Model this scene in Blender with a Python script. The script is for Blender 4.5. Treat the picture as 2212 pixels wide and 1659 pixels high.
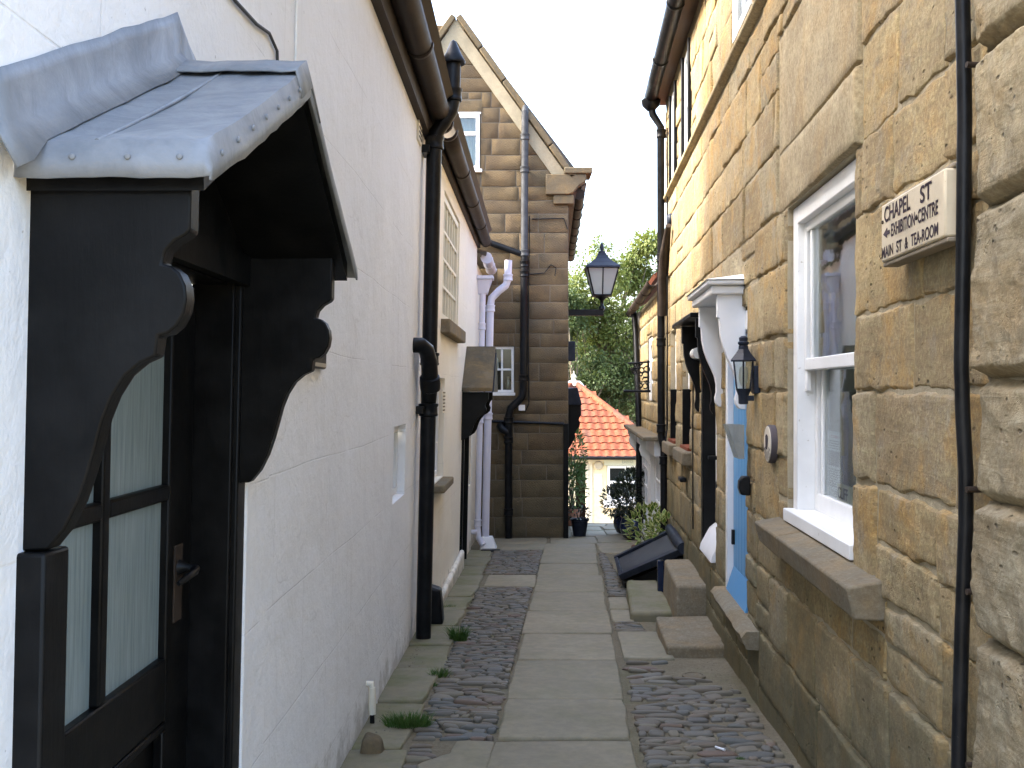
import bpy, bmesh, math, random
from mathutils import Vector, Matrix, noise
random.seed(7)
PI = math.pi
for o in list(bpy.data.objects): bpy.data.objects.remove(o)
scene = bpy.context.scene
col = scene.collection

# ------------------------------------------------------------------ camera, sky, sun, exposure
EYE = 1.5
cam_d = bpy.data.cameras.new('camera'); cam = bpy.data.objects.new('camera', cam_d); col.objects.link(cam)
cam.location = (0, 0, EYE); cam.rotation_euler = (PI/2, 0, 0)
cam_d.sensor_width = 36; cam_d.lens = 36*2240/2212; cam_d.shift_y = 15.5/2212
cam_d.clip_start = .05; cam_d.clip_end = 2000
scene.camera = cam
SUN_EL = math.radians(39); SUN_Y = -.06
world = bpy.data.worlds.new('World'); scene.world = world; world.use_nodes = True
wn = world.node_tree; bg = wn.nodes['Background']
sky = wn.nodes.new('ShaderNodeTexSky'); sky.sky_type = 'NISHITA'; sky.sun_disc = False
sky.sun_elevation = SUN_EL; sky.sun_rotation = math.radians(270)
sky.air_density = 1.0; sky.dust_density = 5.0; sky.ozone_density = 1.0
wn.links.new(sky.outputs[0], bg.inputs[0]); bg.inputs[1].default_value = .15
sun_d = bpy.data.lights.new('sun', 'SUN'); sun_d.energy = 1.3; sun_d.angle = math.radians(10); sun_d.color = (1, .95, .86)
sun = bpy.data.objects.new('sun', sun_d); col.objects.link(sun)
to_sun = Vector((-math.cos(SUN_EL), SUN_Y, math.sin(SUN_EL)))
sun.rotation_euler = to_sun.to_track_quat('Z', 'Y').to_euler(); sun.location = (-8, 5, 20)
vs = scene.view_settings
vs.view_transform = 'Standard'; vs.look = 'None'; vs.gamma = 1; vs.use_curve_mapping = False; vs.exposure = 3.25

# ------------------------------------------------------------------ helpers
def lerp(a, b, t): return a+(b-a)*t
def smooth(t):
    t = max(0, min(1, t)); return t*t*(3-2*t)
def P(u, v, d):            # a sight line of the survey: offset and height of a point at depth d
    return Vector(((u-1106)/2240*d, d, EYE-(v-845)/2240*d))
def g(y):                  # fall of the lane
    if y <= 15.5: return -.048*y
    t = y-15.5
    if t < 12.5: return -.744-.048*t-.0058*t*t
    return -.744-.048*12.5-.0058*156.25-.02*(t-12.5)

class MB:
    def __init__(s): s.v = []; s.f = []; s.m = []
    def add(s, vs, fs, m=0):
        b = len(s.v); s.v += [tuple(p) for p in vs]
        for f in fs: s.f.append([i+b for i in f]); s.m.append(m)
        return s
    def hexa(s, p, m=0):   # p: 4 bottom + 4 top
        return s.add(p, [(0,3,2,1),(4,5,6,7),(0,1,5,4),(1,2,6,5),(2,3,7,6),(3,0,4,7)], m)
    def box(s, x0, x1, y0, y1, z0, z1, m=0):
        return s.hexa([(x0,y0,z0),(x1,y0,z0),(x1,y1,z0),(x0,y1,z0),(x0,y0,z1),(x1,y0,z1),(x1,y1,z1),(x0,y1,z1)], m)
    def wbox(s, W, s0, s1, o0, o1, z0, z1, m=0):
        return s.hexa([W(s0,o0,z0),W(s1,o0,z0),W(s1,o1,z0),W(s0,o1,z0),W(s0,o0,z1),W(s1,o0,z1),W(s1,o1,z1),W(s0,o1,z1)], m)
    def prism(s, pts, vec, m=0):
        n = len(pts); vec = Vector(vec); a = [Vector(p) for p in pts]
        return s.add(a+[p+vec for p in a], [list(range(n))[::-1], list(range(n, 2*n))]+[(i,(i+1)%n,(i+1)%n+n,i+n) for i in range(n)], m)
    def tube(s, pts, r, n=12, m=0, caps=True, arc=None):
        pts = [Vector(p) for p in pts]; k = len(pts)
        rs = r if isinstance(r, (list, tuple)) else [r]*k
        t0 = (pts[1]-pts[0]).normalized()
        up = Vector((0,0,1)) if abs(t0.z) < .9 else Vector((0,1,0))
        x = t0.cross(up).normalized(); vs_ = []
        for i, p in enumerate(pts):
            a = pts[max(0,i-1)]; b = pts[min(k-1,i+1)]; t = (b-a).normalized()
            x = (x-t*x.dot(t)).normalized(); y = t.cross(x)
            for j in range(n):
                an = (2*PI*j/n) if arc is None else arc[0]+(arc[1]-arc[0])*j/(n-1)
                vs_.append(p+(x*math.cos(an)+y*math.sin(an))*rs[i])
        fs = []
        for i in range(k-1):
            for j in range(n if arc is None else n-1):
                fs.append((i*n+j, i*n+(j+1)%n, (i+1)*n+(j+1)%n, (i+1)*n+j))
        if caps: fs += [list(range(n))[::-1], list(range((k-1)*n, k*n))]
        return s.add(vs_, fs, m)
    def lathe(s, c, prof, n=20, m=0, M=None):
        c = Vector(c); vs_ = []; M = M or Matrix.Identity(3)
        for r, z in prof:
            for j in range(n): vs_.append(c+M@Vector((r*math.cos(2*PI*j/n), r*math.sin(2*PI*j/n), z)))
        fs = [(i*n+j, i*n+(j+1)%n, (i+1)*n+(j+1)%n, (i+1)*n+j) for i in range(len(prof)-1) for j in range(n)]
        fs += [list(range(n))[::-1], list(range((len(prof)-1)*n, len(prof)*n))]
        return s.add(vs_, fs, m)
    def mesh(s, name, recalc=True, smooth_=False):
        me = bpy.data.meshes.new(name); me.from_pydata(s.v, [], s.f)
        if any(s.m): me.polygons.foreach_set('material_index', s.m)
        if recalc:
            bm = bmesh.new(); bm.from_mesh(me); bmesh.ops.recalc_face_normals(bm, faces=bm.faces); bm.to_mesh(me); bm.free()
        if smooth_: me.polygons.foreach_set('use_smooth', [True]*len(me.polygons))
        me.update(); return me
    def build(s, name, mats, parent=None, bevel=0, sm=False, recalc=True, seg=2, thick=0):
        return link(name, s.mesh(name, recalc, sm), mats, parent, bevel, seg, sm, thick)
def origin(o):
    while o is not None and o.type != 'EMPTY': o = o.parent
    return o.location if o else Vector()
def link(name, me, mats, parent=None, bevel=0, seg=2, sm=False, thick=0, M=None):
    o = bpy.data.objects.new(name, me); col.objects.link(o)
    mats = mats if isinstance(mats, (list, tuple)) else [mats]
    if len(me.materials) == 0:
        for m in mats: me.materials.append(MAT[m])
    if parent is not None:
        o.parent = parent
        if parent.type == 'EMPTY': o.matrix_parent_inverse = Matrix.Translation(-parent.location)
    if M is not None: o.matrix_basis = M
    if thick:
        q = o.modifiers.new('solid', 'SOLIDIFY'); q.thickness = thick; q.offset = 0
    if bevel:
        b = o.modifiers.new('bevel', 'BEVEL'); b.width = bevel; b.segments = seg; b.limit_method = 'ANGLE'; b.angle_limit = math.radians(35)
        b.harden_normals = False
        me.polygons.foreach_set('use_smooth', [True]*len(me.polygons))
        me.set_sharp_from_angle(angle=math.radians(35)) if hasattr(me, 'set_sharp_from_angle') else None
    elif sm:
        me.set_sharp_from_angle(angle=math.radians(50))
    return o
def tag(o, label=None, cat=None, group=None, kind=None):
    if label: o['label'] = label
    if cat: o['category'] = cat
    if group: o['group'] = group
    if kind: o['kind'] = kind
    return o
def thing(name, label, cat, loc=(0,0,0), group=None):
    o = bpy.data.objects.new(name, None); col.objects.link(o); o.location = loc; o.empty_display_size = .1
    return tag(o, label, cat, group)
def copy_tree(o, parent=None):
    c = o.copy(); col.objects.link(c); c.parent = parent
    for ch in o.children: copy_tree(ch, c)
    return c

class Frame:               # a wall: s along it, o out of its face, z up
    def __init__(f, x0, k, nx, lean=0, y0=None, frontal=False):
        f.x0, f.k, f.nx, f.lean, f.frontal, f.y0 = x0, k, nx, lean, frontal, y0
        if frontal: f.t = Vector((1,0,0)); f.n = Vector((0,-1,0))
        else:
            f.t = Vector((k,1,0)).normalized(); f.n = Vector((nx, -nx*k, 0)).normalized()
    def __call__(f, s, o=0, z=0):
        if f.frontal: return Vector((s, f.y0-o, z))
        return Vector((f.x0+f.k*s+f.lean*z, s, z))+f.n*o
    def M(f, s, o, z):
        X = f.n.cross(Vector((0,0,1))); Z = Vector((f.lean,0,1)).normalized()
        m = Matrix((X, f.n, Z)).transposed().to_4x4(); m.translation = f(s, o, z); return m
LW = Frame(-.82, .010, 1, .022)
LC = Frame(-.915, .025, 1, .022)
RW = Frame(1.055, .06, -1, .0)
GW = Frame(0, 0, 0, y0=16.0, frontal=True)
SW = Frame(0, 0, 0, y0=28.0, frontal=True)

def wall_mesh(W, s0, s1, z0, z1, ops, depth=.14, step=.6):
    S = sorted(set([s0, s1]+[q for a in ops for q in a[:2] if s0 < q < s1])); Z = sorted(set([z0, z1]+[q for a in ops for q in a[2:4] if z0 < q < z1]))
    mb = MB()
    for a, b in zip(S, S[1:]):
        for c, d in zip(Z, Z[1:]):
            ms, mz = (a+b)/2, (c+d)/2
            if any(q[0] < ms < q[1] and q[2] < mz < q[3] for q in ops): continue
            mb.add([W(a,0,c), W(b,0,c), W(b,0,d), W(a,0,d)], [(0,1,2,3)])
    for a, b, c, d in [q[:4] for q in ops]:
        for e, f in (((a,c),(b,c)), ((b,c),(b,d)), ((b,d),(a,d)), ((a,d),(a,c))):
            mb.add([W(e[0],0,e[1]), W(f[0],0,f[1]), W(f[0],-depth,f[1]), W(e[0],-depth,e[1])], [(0,1,2,3)])
    # outer edge returns
    for e, f in (((s0,z0),(s0,z1)), ((s1,z0),(s1,z1)), ((s0,z1),(s1,z1))):
        mb.add([W(e[0],0,e[1]), W(f[0],0,f[1]), W(f[0],-.35,f[1]), W(e[0],-.35,e[1])], [(0,1,2,3)])
    return mb
def room(W, a, b, c, d, o0, depth, parent, m='interior'):
    mb = MB(); e = .03
    a -= e; b += e; c -= e; d += e
    p = [W(a,o0,c),W(b,o0,c),W(b,o0,d),W(a,o0,d),W(a,o0-depth,c),W(b,o0-depth,c),W(b,o0-depth,d),W(a,o0-depth,d)]
    mb.add(p, [(4,5,6,7),(0,1,5,4),(1,2,6,5),(2,3,7,6),(3,0,4,7)])
    return mb.build('room_lining', m, parent)

# ------------------------------------------------------------------ materials
MAT = {}
class NT:
    def __init__(s, name):
        s.mat = bpy.data.materials.new(name); s.mat.use_nodes = True; s.t = s.mat.node_tree; s.b = s.t.nodes['Principled BSDF']; MAT[name] = s.mat
    def n(s, typ, props=None, **ins):
        x = s.t.nodes.new('ShaderNode'+typ)
        for k, v in (props or {}).items(): setattr(x, k, v)
        for k, v in ins.items():
            k = int(k[1:]) if k[0] == '_' and k[1:].isdigit() else k.replace('__', ' ')
            s.set(x.inputs[k], v)
        return x
    def set(s, sock, v):
        if hasattr(v, 'is_output'): s.t.links.new(v, sock)
        elif hasattr(v, 'outputs'): s.t.links.new(v.outputs[0], sock)
        else: sock.default_value = v if not (isinstance(v, tuple) and len(v) == 3 and sock.type == 'RGBA') else (*v, 1)
    def ramp(s, fac, stops, interp='LINEAR'):
        x = s.t.nodes.new('ShaderNodeValToRGB'); s.set(x.inputs[0], fac); r = x.color_ramp; r.interpolation = interp
        while len(r.elements) < len(stops): r.elements.new(.5)
        for e, (p, c) in zip(r.elements, stops):
            e.position = p; e.color = (*c, 1) if isinstance(c, tuple) else (c, c, c, 1)
        return x.outputs[0]
    def noise(s, vec, scale, detail=5, rough=.6, dist=0):
        x = s.n('TexNoise', None, Scale=scale, Detail=detail, Roughness=rough, Distortion=dist)
        if vec is not None: s.set(x.inputs['Vector'], vec)
        return x.outputs[0]
    def mix(s, fac, a, b, mode='MIX'):
        x = s.n('Mix', {'data_type':'RGBA', 'blend_type':mode}); s.set(x.inputs[0], fac); s.set(x.inputs[6], a); s.set(x.inputs[7], b); return x.outputs[2]
    def math(s, op, a, b=0, clamp=False):
        x = s.n('Math', {'operation':op, 'use_clamp':clamp}); s.set(x.inputs[0], a); s.set(x.inputs[1], b); return x.outputs[0]
    def objvec(s, rnd=True):
        tc = s.n('TexCoord').outputs['Object']
        if not rnd: return tc
        oi = s.n('ObjectInfo').outputs['Random']; k = s.math('MULTIPLY', oi, 91.7)
        v = s.n('VectorMath', {'operation':'ADD'}); s.set(v.inputs[0], tc); s.set(v.inputs[1], k); return v.outputs[0]
    def rnd(s): return s.n('ObjectInfo').outputs['Random']
    def scale(s, vec, sc):
        x = s.n('Mapping'); s.set(x.inputs['Vector'], vec); x.inputs['Scale'].default_value = sc; return x.outputs[0]
    def bump(s, *hs):
        prev = None
        for h, st, di in hs:
            x = s.n('Bump', None, Strength=st, Distance=di, Height=h)
            if prev: s.set(x.inputs['Normal'], prev)
            prev = x.outputs[0]
        s.set(s.b.inputs['Normal'], prev)
    def out(s, colr, rough=.7, spec=.3, metal=0):
        s.set(s.b.inputs['Base Color'], colr); s.set(s.b.inputs['Roughness'], rough); s.set(s.b.inputs['Specular IOR Level'], spec); s.set(s.b.inputs['Metallic'], metal)

def m_paint(name, c, rough=.4, var=.15, wear=None, bump=.15, spec=.4):
    t = NT(name); v = t.objvec()
    n = t.noise(v, 6, 6); c2 = tuple(x*(1-var) for x in c)
    cc = t.mix(t.ramp(n, [(.35, 0), (.7, 1)]), c2, c)
    if wear:
        w = t.ramp(t.noise(v, 38, 5, .7), [(.66, 0), (.70, 1)]); cc = t.mix(w, cc, wear)
    t.out(cc, t.math('ADD', t.math('MULTIPLY', n, .25), rough-.12), spec)
    t.bump((t.noise(v, 90, 3), bump, .002), (t.noise(v, 7, 3), bump*1.3, .006))
def m_stone(name, pal, rough_amp=1.0, ochre=.3, green=0, strata=.5, tool=0, pit=.6, dirt=.0, base_green=0):
    t = NT(name); v = t.objvec(); r = t.rnd()
    base = t.ramp(r, [(i/(len(pal)-1), c) for i, c in enumerate(pal)])
    n1 = t.noise(v, 2.6, 6, .62, .3); n2 = t.noise(v, 16, 6, .7); n3 = t.noise(t.scale(v, (1.5, 1.5, 14)), 2.2, 5, .6, .6)
    c = t.mix(t.ramp(n1, [(.36, 0), (.64, 1)]), t.mix(.62, base, (.23, .165, .085)), base)
    c = t.mix(t.ramp(n2, [(.35, .42), (.72, 0)]), c, (.10, .075, .045))
    c = t.mix(t.ramp(n3, [(.45, 0), (.75, strata*.5)]), c, tuple(min(.5, q*1.2) for q in pal[1]))
    soot = t.ramp(t.noise(v, 5.5, 8, .75), [(.57, 0), (.70, .55)]); c = t.mix(soot, c, (.10, .095, .08))
    oc = t.ramp(t.noise(v, 3.4, 6, .68, .5), [(.50, 0), (.66, .75)]); c = t.mix(t.math('MULTIPLY', oc, ochre), c, (.42, .255, .085))
    gy = t.ramp(t.noise(v, 4.3, 7, .7), [(.54, 0), (.68, .6)]); c = t.mix(t.math('MULTIPLY', gy, ochre), c, (.27, .25, .20))
    gr = t.noise(v, 62, 6, .75); c = t.mix(t.ramp(gr, [(.40, .38), (.56, 0)]), c, (.13, .095, .055)); c = t.mix(t.ramp(gr, [(.56, 0), (.72, .35)]), c, tuple(min(.62, q*1.5) for q in pal[1]))
    hv = t.n('TexVoronoi', {'feature':'F1'}, Scale=17.0); t.set(hv.inputs['Vector'], t.scale(v, (1, 1, 1.7)))
    hole = t.math('MULTIPLY', t.ramp(hv.outputs[0], [(.10, 1), (.20, 0)]), t.math('MULTIPLY', t.ramp(t.noise(v, 3.1, 3), [(.52, 0), (.58, 1)]), pit))
    c = t.mix(t.math('MULTIPLY', hole, .75), c, (.05, .04, .028))
    if base_green:
        z = t.n('SeparateXYZ', None, Vector=t.n('NewGeometry').outputs[0]).outputs[2]
        wn_ = t.noise(t.n('NewGeometry').outputs[0], 2.0, 6, .7)
        k = t.math('SUBTRACT', t.math('MULTIPLY', wn_, 1.9), t.math('MULTIPLY', t.math('ADD', z, .1), .9))
        c = t.mix(t.math('MULTIPLY', t.ramp(k, [(.05, 0), (.85, 1)]), base_green), c, (.085, .085, .052))
    t.out(c, .92, .15)
    vo = t.n('TexVoronoi', {'feature':'F1'}, Scale=26.0, Randomness=1.0); t.set(vo.inputs['Vector'], t.n('VectorMath', {'operation':'ADD'}, _0=v, _1=t.n('TexNoise', None, Vector=v, Scale=9.0).outputs[1]))
    pm = t.math('MULTIPLY', t.ramp(vo.outputs[0], [(.06, 0), (.36, 1)]), 1.0)
    pmask = t.math('MULTIPLY', t.ramp(t.noise(v, 4, 3), [(.5, 0), (.62, 1)]), pit)
    hs = [(gr, .55*rough_amp, .006), (t.math('SUBTRACT', 1.0, hole), .8, .015), (n2, .55*rough_amp, .012), (n3, .4*strata, .015), (pm, t.math('MULTIPLY', pmask, .7), .012)]
    if tool:
        w = t.n('TexWave', {'wave_type':'BANDS', 'bands_direction':'DIAGONAL'}, Scale=15.0, Distortion=4.5, Detail=3.0); t.set(w.inputs['Vector'], t.scale(v, (1, .3, 1.8)))
        hs.append((w.outputs[1], tool, .012))
    t.bump(*hs)
def m_plain(name, c, rough=.6, spec=.3, metal=0, **kw):
    t = NT(name); t.out(c, rough, spec, metal)
    for k, v in kw.items(): t.b.inputs[k].default_value = v
    return t

def m_render(name, c, lines=True, warm=(.62, .50, .36), dirt=.5, course=.42):
    t = NT(name); v = t.n('NewGeometry').outputs[0]
    n = t.noise(v, 1.3, 7, .65); n2 = t.noise(v, 9, 6, .7); n3 = t.noise(v, 70, 4, .7)
    cc = t.mix(t.ramp(n, [(.35, 0), (.72, .28)]), c, warm)
    cc = t.mix(t.ramp(n2, [(.60, 0), (.80, .22)]), cc, (.42, .40, .36))
    speck = t.ramp(t.noise(v, 46, 3, .5), [(.73, 0), (.76, .5)]); cc = t.mix(speck, cc, (.30, .27, .22))
    streak = t.ramp(t.noise(t.scale(v, (5, 9, .8)), 1.6, 5, .6), [(.60, 0), (.82, .25)]); cc = t.mix(streak, cc, (.45, .42, .36))
    # splash dirt along the foot of the wall
    y = t.n('SeparateXYZ', None, Vector=v); zz = t.math('ADD', y.outputs[2], t.math('MULTIPLY', y.outputs[1], .048))
    k = t.math('SUBTRACT', t.math('MULTIPLY', t.noise(v, 5.5, 7, .75), 1.0), t.math('MULTIPLY', zz, .95))
    cc = t.mix(t.math('MULTIPLY', t.ramp(k, [(.34, 0), (.50, 1)]), dirt), cc, (.22, .20, .145))
    ck = t.n('TexVoronoi', {'feature':'DISTANCE_TO_EDGE'}, Scale=1.1); t.set(ck.inputs['Vector'], t.n('VectorMath', {'operation':'ADD'}, _0=v, _1=t.n('TexNoise', None, Vector=v, Scale=1.2, Detail=3.0).outputs[1]))
    ckl = t.math('MULTIPLY', t.ramp(ck.outputs[0], [(.0, 1), (.006, 0)]), t.ramp(t.noise(v, 1.1, 3), [(.50, 0), (.60, 1)]))
    cc = t.mix(t.math('MULTIPLY', ckl, .15), cc, (.36, .33, .29))
    pt_ = t.ramp(t.noise(v, .55, 2, .4), [(.49, 0), (.51, 1)]); cc = t.mix(t.math('MULTIPLY', pt_, .10), cc, (.55, .55, .54))
    t.out(cc, t.math('ADD', t.math('MULTIPLY', n2, .3), .62), .25)
    hs = [(n3, .3, .003), (n2, .4, .014), (n, .5, .06), (t.math('SUBTRACT', 1.0, ckl), .2, .003), (pt_, .25, .006)]
    if lines:
        br = t.n('TexBrick', {'offset':.5}, Scale=1.0); sx = t.n('CombineXYZ'); t.set(sx.inputs[0], y.outputs[1]); t.set(sx.inputs[1], t.math('ADD', y.outputs[2], t.math('MULTIPLY', t.noise(v, .8, 2), .05)))
        t.set(br.inputs['Vector'], sx); br.inputs['Mortar Size'].default_value = .0035; br.inputs['Mortar Smooth'].default_value = .6; br.inputs['Brick Width'].default_value = .95; br.inputs['Row Height'].default_value = course
        patch = t.ramp(t.noise(v, 2.2, 3), [(.38, 0), (.55, 1)]); line = t.math('MULTIPLY', br.outputs[1], patch)
        t.set(t.b.inputs['Base Color'], t.mix(t.math('MULTIPLY', line, .16), cc, (.36, .33, .29)))
        hs.append((t.math('SUBTRACT', 1.0, line), .45, .005))
    t.bump(*hs)

m_render('white_render', (.86, .865, .86), warm=(.79, .775, .74))
m_render('cream_render', (.80, .75, .64), lines=True, warm=(.72, .63, .48), dirt=.6)
m_stone('gold_stone', [(.42,.30,.145),(.50,.39,.215),(.33,.25,.145),(.53,.40,.20),(.43,.37,.24),(.30,.215,.105),(.47,.39,.25),(.38,.27,.12)], 1.1, ochre=1.0, strata=.5, pit=.9, base_green=.75)
m_stone('smooth_stone', [(.50,.42,.26),(.46,.38,.23)], .45, strata=.25, pit=.15)
m_stone('grey_stone', [(.36,.31,.20),(.30,.27,.19),(.40,.34,.21)], 1.2, strata=1.0, pit=.8, base_green=.3)
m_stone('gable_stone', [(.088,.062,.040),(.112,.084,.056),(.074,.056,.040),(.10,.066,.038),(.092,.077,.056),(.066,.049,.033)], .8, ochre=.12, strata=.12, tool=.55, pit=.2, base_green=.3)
m_stone('sill_stone', [(.22,.20,.15),(.19,.175,.135)], .9, strata=.4, pit=.3)
m_stone('coping_stone', [(.085,.08,.058),(.105,.095,.07),(.075,.07,.052)], .9, strata=.3, pit=.3)
m_stone('step_stone', [(.30,.27,.205),(.27,.25,.19)], .6, strata=.2, pit=.15)
def m_flag(name, pal, moss):
    t = NT(name); v = t.objvec(); gpos = t.n('NewGeometry').outputs[0]; base = t.ramp(t.rnd(), [(i/(len(pal)-1), c) for i, c in enumerate(pal)])
    n1 = t.noise(v, 2.2, 6, .6); n2 = t.noise(v, 14, 6, .7); n3 = t.noise(v, 110, 4, .7)
    c = t.mix(t.ramp(n1, [(.35, 0), (.65, .5)]), base, (.215, .185, .13))
    c = t.mix(t.ramp(n2, [(.42, .3), (.6, 0)]), c, (.13, .115, .085))
    c = t.mix(t.ramp(t.noise(gpos, 3.3, 7, .7), [(.45, 0), (.68, moss)]), c, (.13, .13, .045))
    c = t.mix(t.ramp(n3, [(.62, 0), (.72, .35)]), c, (.10, .09, .07))
    t.out(c, .72, .35); t.bump((n3, .22, .002), (n2, .3, .006), (n1, .35, .02))
m_flag('flag', [(.305,.258,.165),(.33,.28,.185),(.285,.248,.165),(.315,.262,.168)], .3)
m_flag('mossy_flag', [(.21,.185,.105),(.23,.20,.115)], .95)
t = NT('cobble'); v = t.objvec()
c = t.ramp(t.rnd(), [(0,(.10,.10,.088)),(.16,(.165,.145,.108)),(.3,(.12,.095,.064)),(.42,(.20,.172,.122)),(.52,(.095,.104,.098)),(.62,(.155,.128,.088)),(.70,(.155,.095,.063)),(.78,(.13,.121,.10)),(.9,(.19,.16,.10)),(1,(.09,.088,.08))])
n = t.noise(v, 22, 5, .65); c = t.mix(t.ramp(n, [(.35,.35),(.65,0)]), c, (.13,.11,.08))
sep = t.n('SeparateXYZ', None, Vector=t.n('TexCoord').outputs['Object'])
t.out(c, t.math('ADD', t.math('MULTIPLY', n, .3), .42), .35); t.bump((n, .3, .004), (t.noise(v, 120, 3), .2, .002))
t = NT('dirt'); v = t.n('NewGeometry').outputs[0]
n1 = t.noise(v, 3, 7, .65); n2 = t.noise(v, 45, 6, .75); n3 = t.n('TexVoronoi', None, Scale=130.0, Vector=v)
c = t.mix(t.ramp(n1, [(.35,0),(.68,1)]), (.20,.165,.11), (.255,.22,.155)); c = t.mix(t.ramp(n2, [(.4,.55),(.65,0)]), c, (.105,.09,.055))
c = t.mix(t.ramp(t.noise(v, 1.7, 6, .7), [(.50,0),(.66,.5)]), c, (.12,.125,.06)); c = t.mix(t.ramp(t.noise(v, 210, 2, .5), [(.68,0),(.72,.8)]), c, (.40,.36,.28))
t.out(c, .95, .1); t.bump((n2, .6, .01), (n3.outputs[0], .35, .004))
m_plain('mortar', (.31,.265,.185), .95, .1)
t = NT('mortar'); v = t.n('NewGeometry').outputs[0]; n = t.noise(v, 30, 6, .7); n1 = t.noise(v, 4, 5)
t.out(t.mix(t.ramp(n1, [(.4,0),(.65,1)]), t.mix(n, (.30,.25,.165), (.46,.40,.28)), (.30,.26,.18)), .95, .1); t.bump((n, .8, .012))
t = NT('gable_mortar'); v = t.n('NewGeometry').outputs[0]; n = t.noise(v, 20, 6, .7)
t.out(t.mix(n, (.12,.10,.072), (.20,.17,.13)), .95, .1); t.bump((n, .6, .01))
t = NT('lead'); v = t.n('NewGeometry').outputs[0]; n = t.noise(v, 7, 7, .7, .4); st = t.noise(t.scale(v, (3, 12, 2)), 3, 5, .65)
c = t.mix(t.ramp(n, [(.35,0),(.68,1)]), (.19,.207,.228), (.275,.292,.313)); c = t.mix(t.ramp(st, [(.55,0),(.75,.55)]), c, (.14,.153,.17)); c = t.mix(t.ramp(t.noise(v, 28, 3), [(.77,0),(.79,.35)]), c, (.45,.46,.46))
t.out(c, t.ramp(n, [(.3,.62),(.7,.42)]), .5, .12); t.bump((n, .25, .01), (t.noise(v, 60, 4), .12, .003))
def m_black(name, c, r):
    t = NT(name); v = t.n('NewGeometry').outputs[0]; n = t.noise(v, 9, 6, .65); s = t.noise(t.scale(v, (6, 6, .9)), 9, 5, .7)
    cc = t.mix(t.ramp(n, [(.4,0),(.75,1)]), c, tuple(q*1.8+.004 for q in c)); cc = t.mix(t.ramp(t.noise(v, 24, 6, .75), [(.71,0),(.73,.35)]), cc, (.16,.15,.13))
    t.out(cc, t.ramp(n, [(.3,r),(.7,r+.16)]), .16); t.bump((t.noise(v, 70, 4), .12, .002), (s, .15, .004))
m_black('black_paint', (.0026,.0028,.0031), .34)
m_black('black_iron', (.006,.0063,.007), .28)
m_black('dark_navy', (.016,.02,.03), .35)
m_black('rusty_iron', (.030,.022,.017), .5)
m_plain('grey_lead', (.22,.235,.25), .6)
m_black('grey_pipe', (.045,.047,.05), .4)
m_paint('white_paint', (.80,.80,.78), .38, .10, (.45,.42,.36), .12)
m_paint('fresh_white', (.83,.83,.83), .35, .06, None, .06)
m_paint('cream_paint', (.78,.72,.58), .45, .12, (.5,.44,.33), .15)
m_paint('lilac_plastic', (.66,.66,.76), .32, .06, None, .05)
m_paint('blue_paint', (.10,.30,.56), .4, .12, None, .12)
m_paint('brown_wood', (.10,.055,.03), .55, .4, None, .3)
m_paint('weathered_wood', (.30,.25,.18), .75, .4, (.15,.12,.09), .5, .2)
m_paint('sign_cream', (.60,.51,.36), .6, .22, (.34,.27,.18), .3, .2)
m_plain('sign_ink', (.055,.035,.045), .6)
m_plain('ink', (.03,.03,.035), .7); m_plain('red_ink', (.55,.06,.05), .7); m_plain('pale_ink', (.33,.40,.38), .7)
m_plain('paper', (.88,.90,.92), .8); m_plain('photo_print', (.13,.11,.10), .5); m_plain('card', (.42,.44,.36), .8)
m_plain('sage', (.62,.66,.56), .6)
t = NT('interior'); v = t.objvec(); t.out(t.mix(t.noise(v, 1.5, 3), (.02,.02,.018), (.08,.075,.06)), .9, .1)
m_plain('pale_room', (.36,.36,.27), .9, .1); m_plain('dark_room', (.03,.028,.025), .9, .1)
m_plain('blind', (.40,.40,.30), .9, .1)
t = NT('curtain'); v = t.n('NewGeometry').outputs[0]; t.out((.40,.41,.40), .9, .1)
t = NT('glass'); gl = t.n('BsdfGlossy', None, Roughness=.015, Color=(.95,.97,1,1)); tr = t.n('BsdfTransparent', None, Color=(.86,.90,.88,1)); fr = t.n('Fresnel', None, IOR=1.5)
v = t.n('NewGeometry').outputs[0]; bp = t.n('Bump', None, Strength=.02, Distance=.02, Height=t.noise(v, 6, 2)); t.set(gl.inputs['Normal'], bp)
mx = t.n('MixShader'); t.set(mx.inputs[0], t.math('ADD', t.math('MULTIPLY', fr.outputs[0], .8), .03, True)); t.set(mx.inputs[1], tr); t.set(mx.inputs[2], gl)
t.set(t.t.nodes['Material Output'].inputs[0], mx)
t = NT('acrylic'); gl = t.n('BsdfGlossy', None, Roughness=.08); tr = t.n('BsdfTransparent', None, Color=(.80,.82,.80,1)); df = t.n('BsdfDiffuse', None, Color=(.6,.6,.58,1))
m1 = t.n('MixShader'); t.set(m1.inputs[0], .22); t.set(m1.inputs[1], tr); t.set(m1.inputs[2], df); m2 = t.n('MixShader'); t.set(m2.inputs[0], .12); t.set(m2.inputs[1], m1); t.set(m2.inputs[2], gl)
t.set(t.t.nodes['Material Output'].inputs[0], m2)
t = NT('frosted'); v = t.n('NewGeometry').outputs[0]; n = t.noise(t.scale(v, (60, 60, 2.5)), 1.5, 5, .7)
t.out(t.mix(t.ramp(n, [(.3,0),(.7,1)]), (.17,.225,.235), (.28,.345,.355)), .22, .6); t.bump((n, .25, .003))
t = NT('milk_pane'); tr = t.n('BsdfTransparent', None, Color=(.8,.82,.8,1)); df = t.n('BsdfTranslucent', None, Color=(.8,.82,.82,1)); d2_ = t.n('BsdfDiffuse', None, Color=(.6,.61,.6,1)); m1 = t.n('MixShader'); t.set(m1.inputs[0], .5); t.set(m1.inputs[1], df); t.set(m1.inputs[2], d2_)
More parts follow.
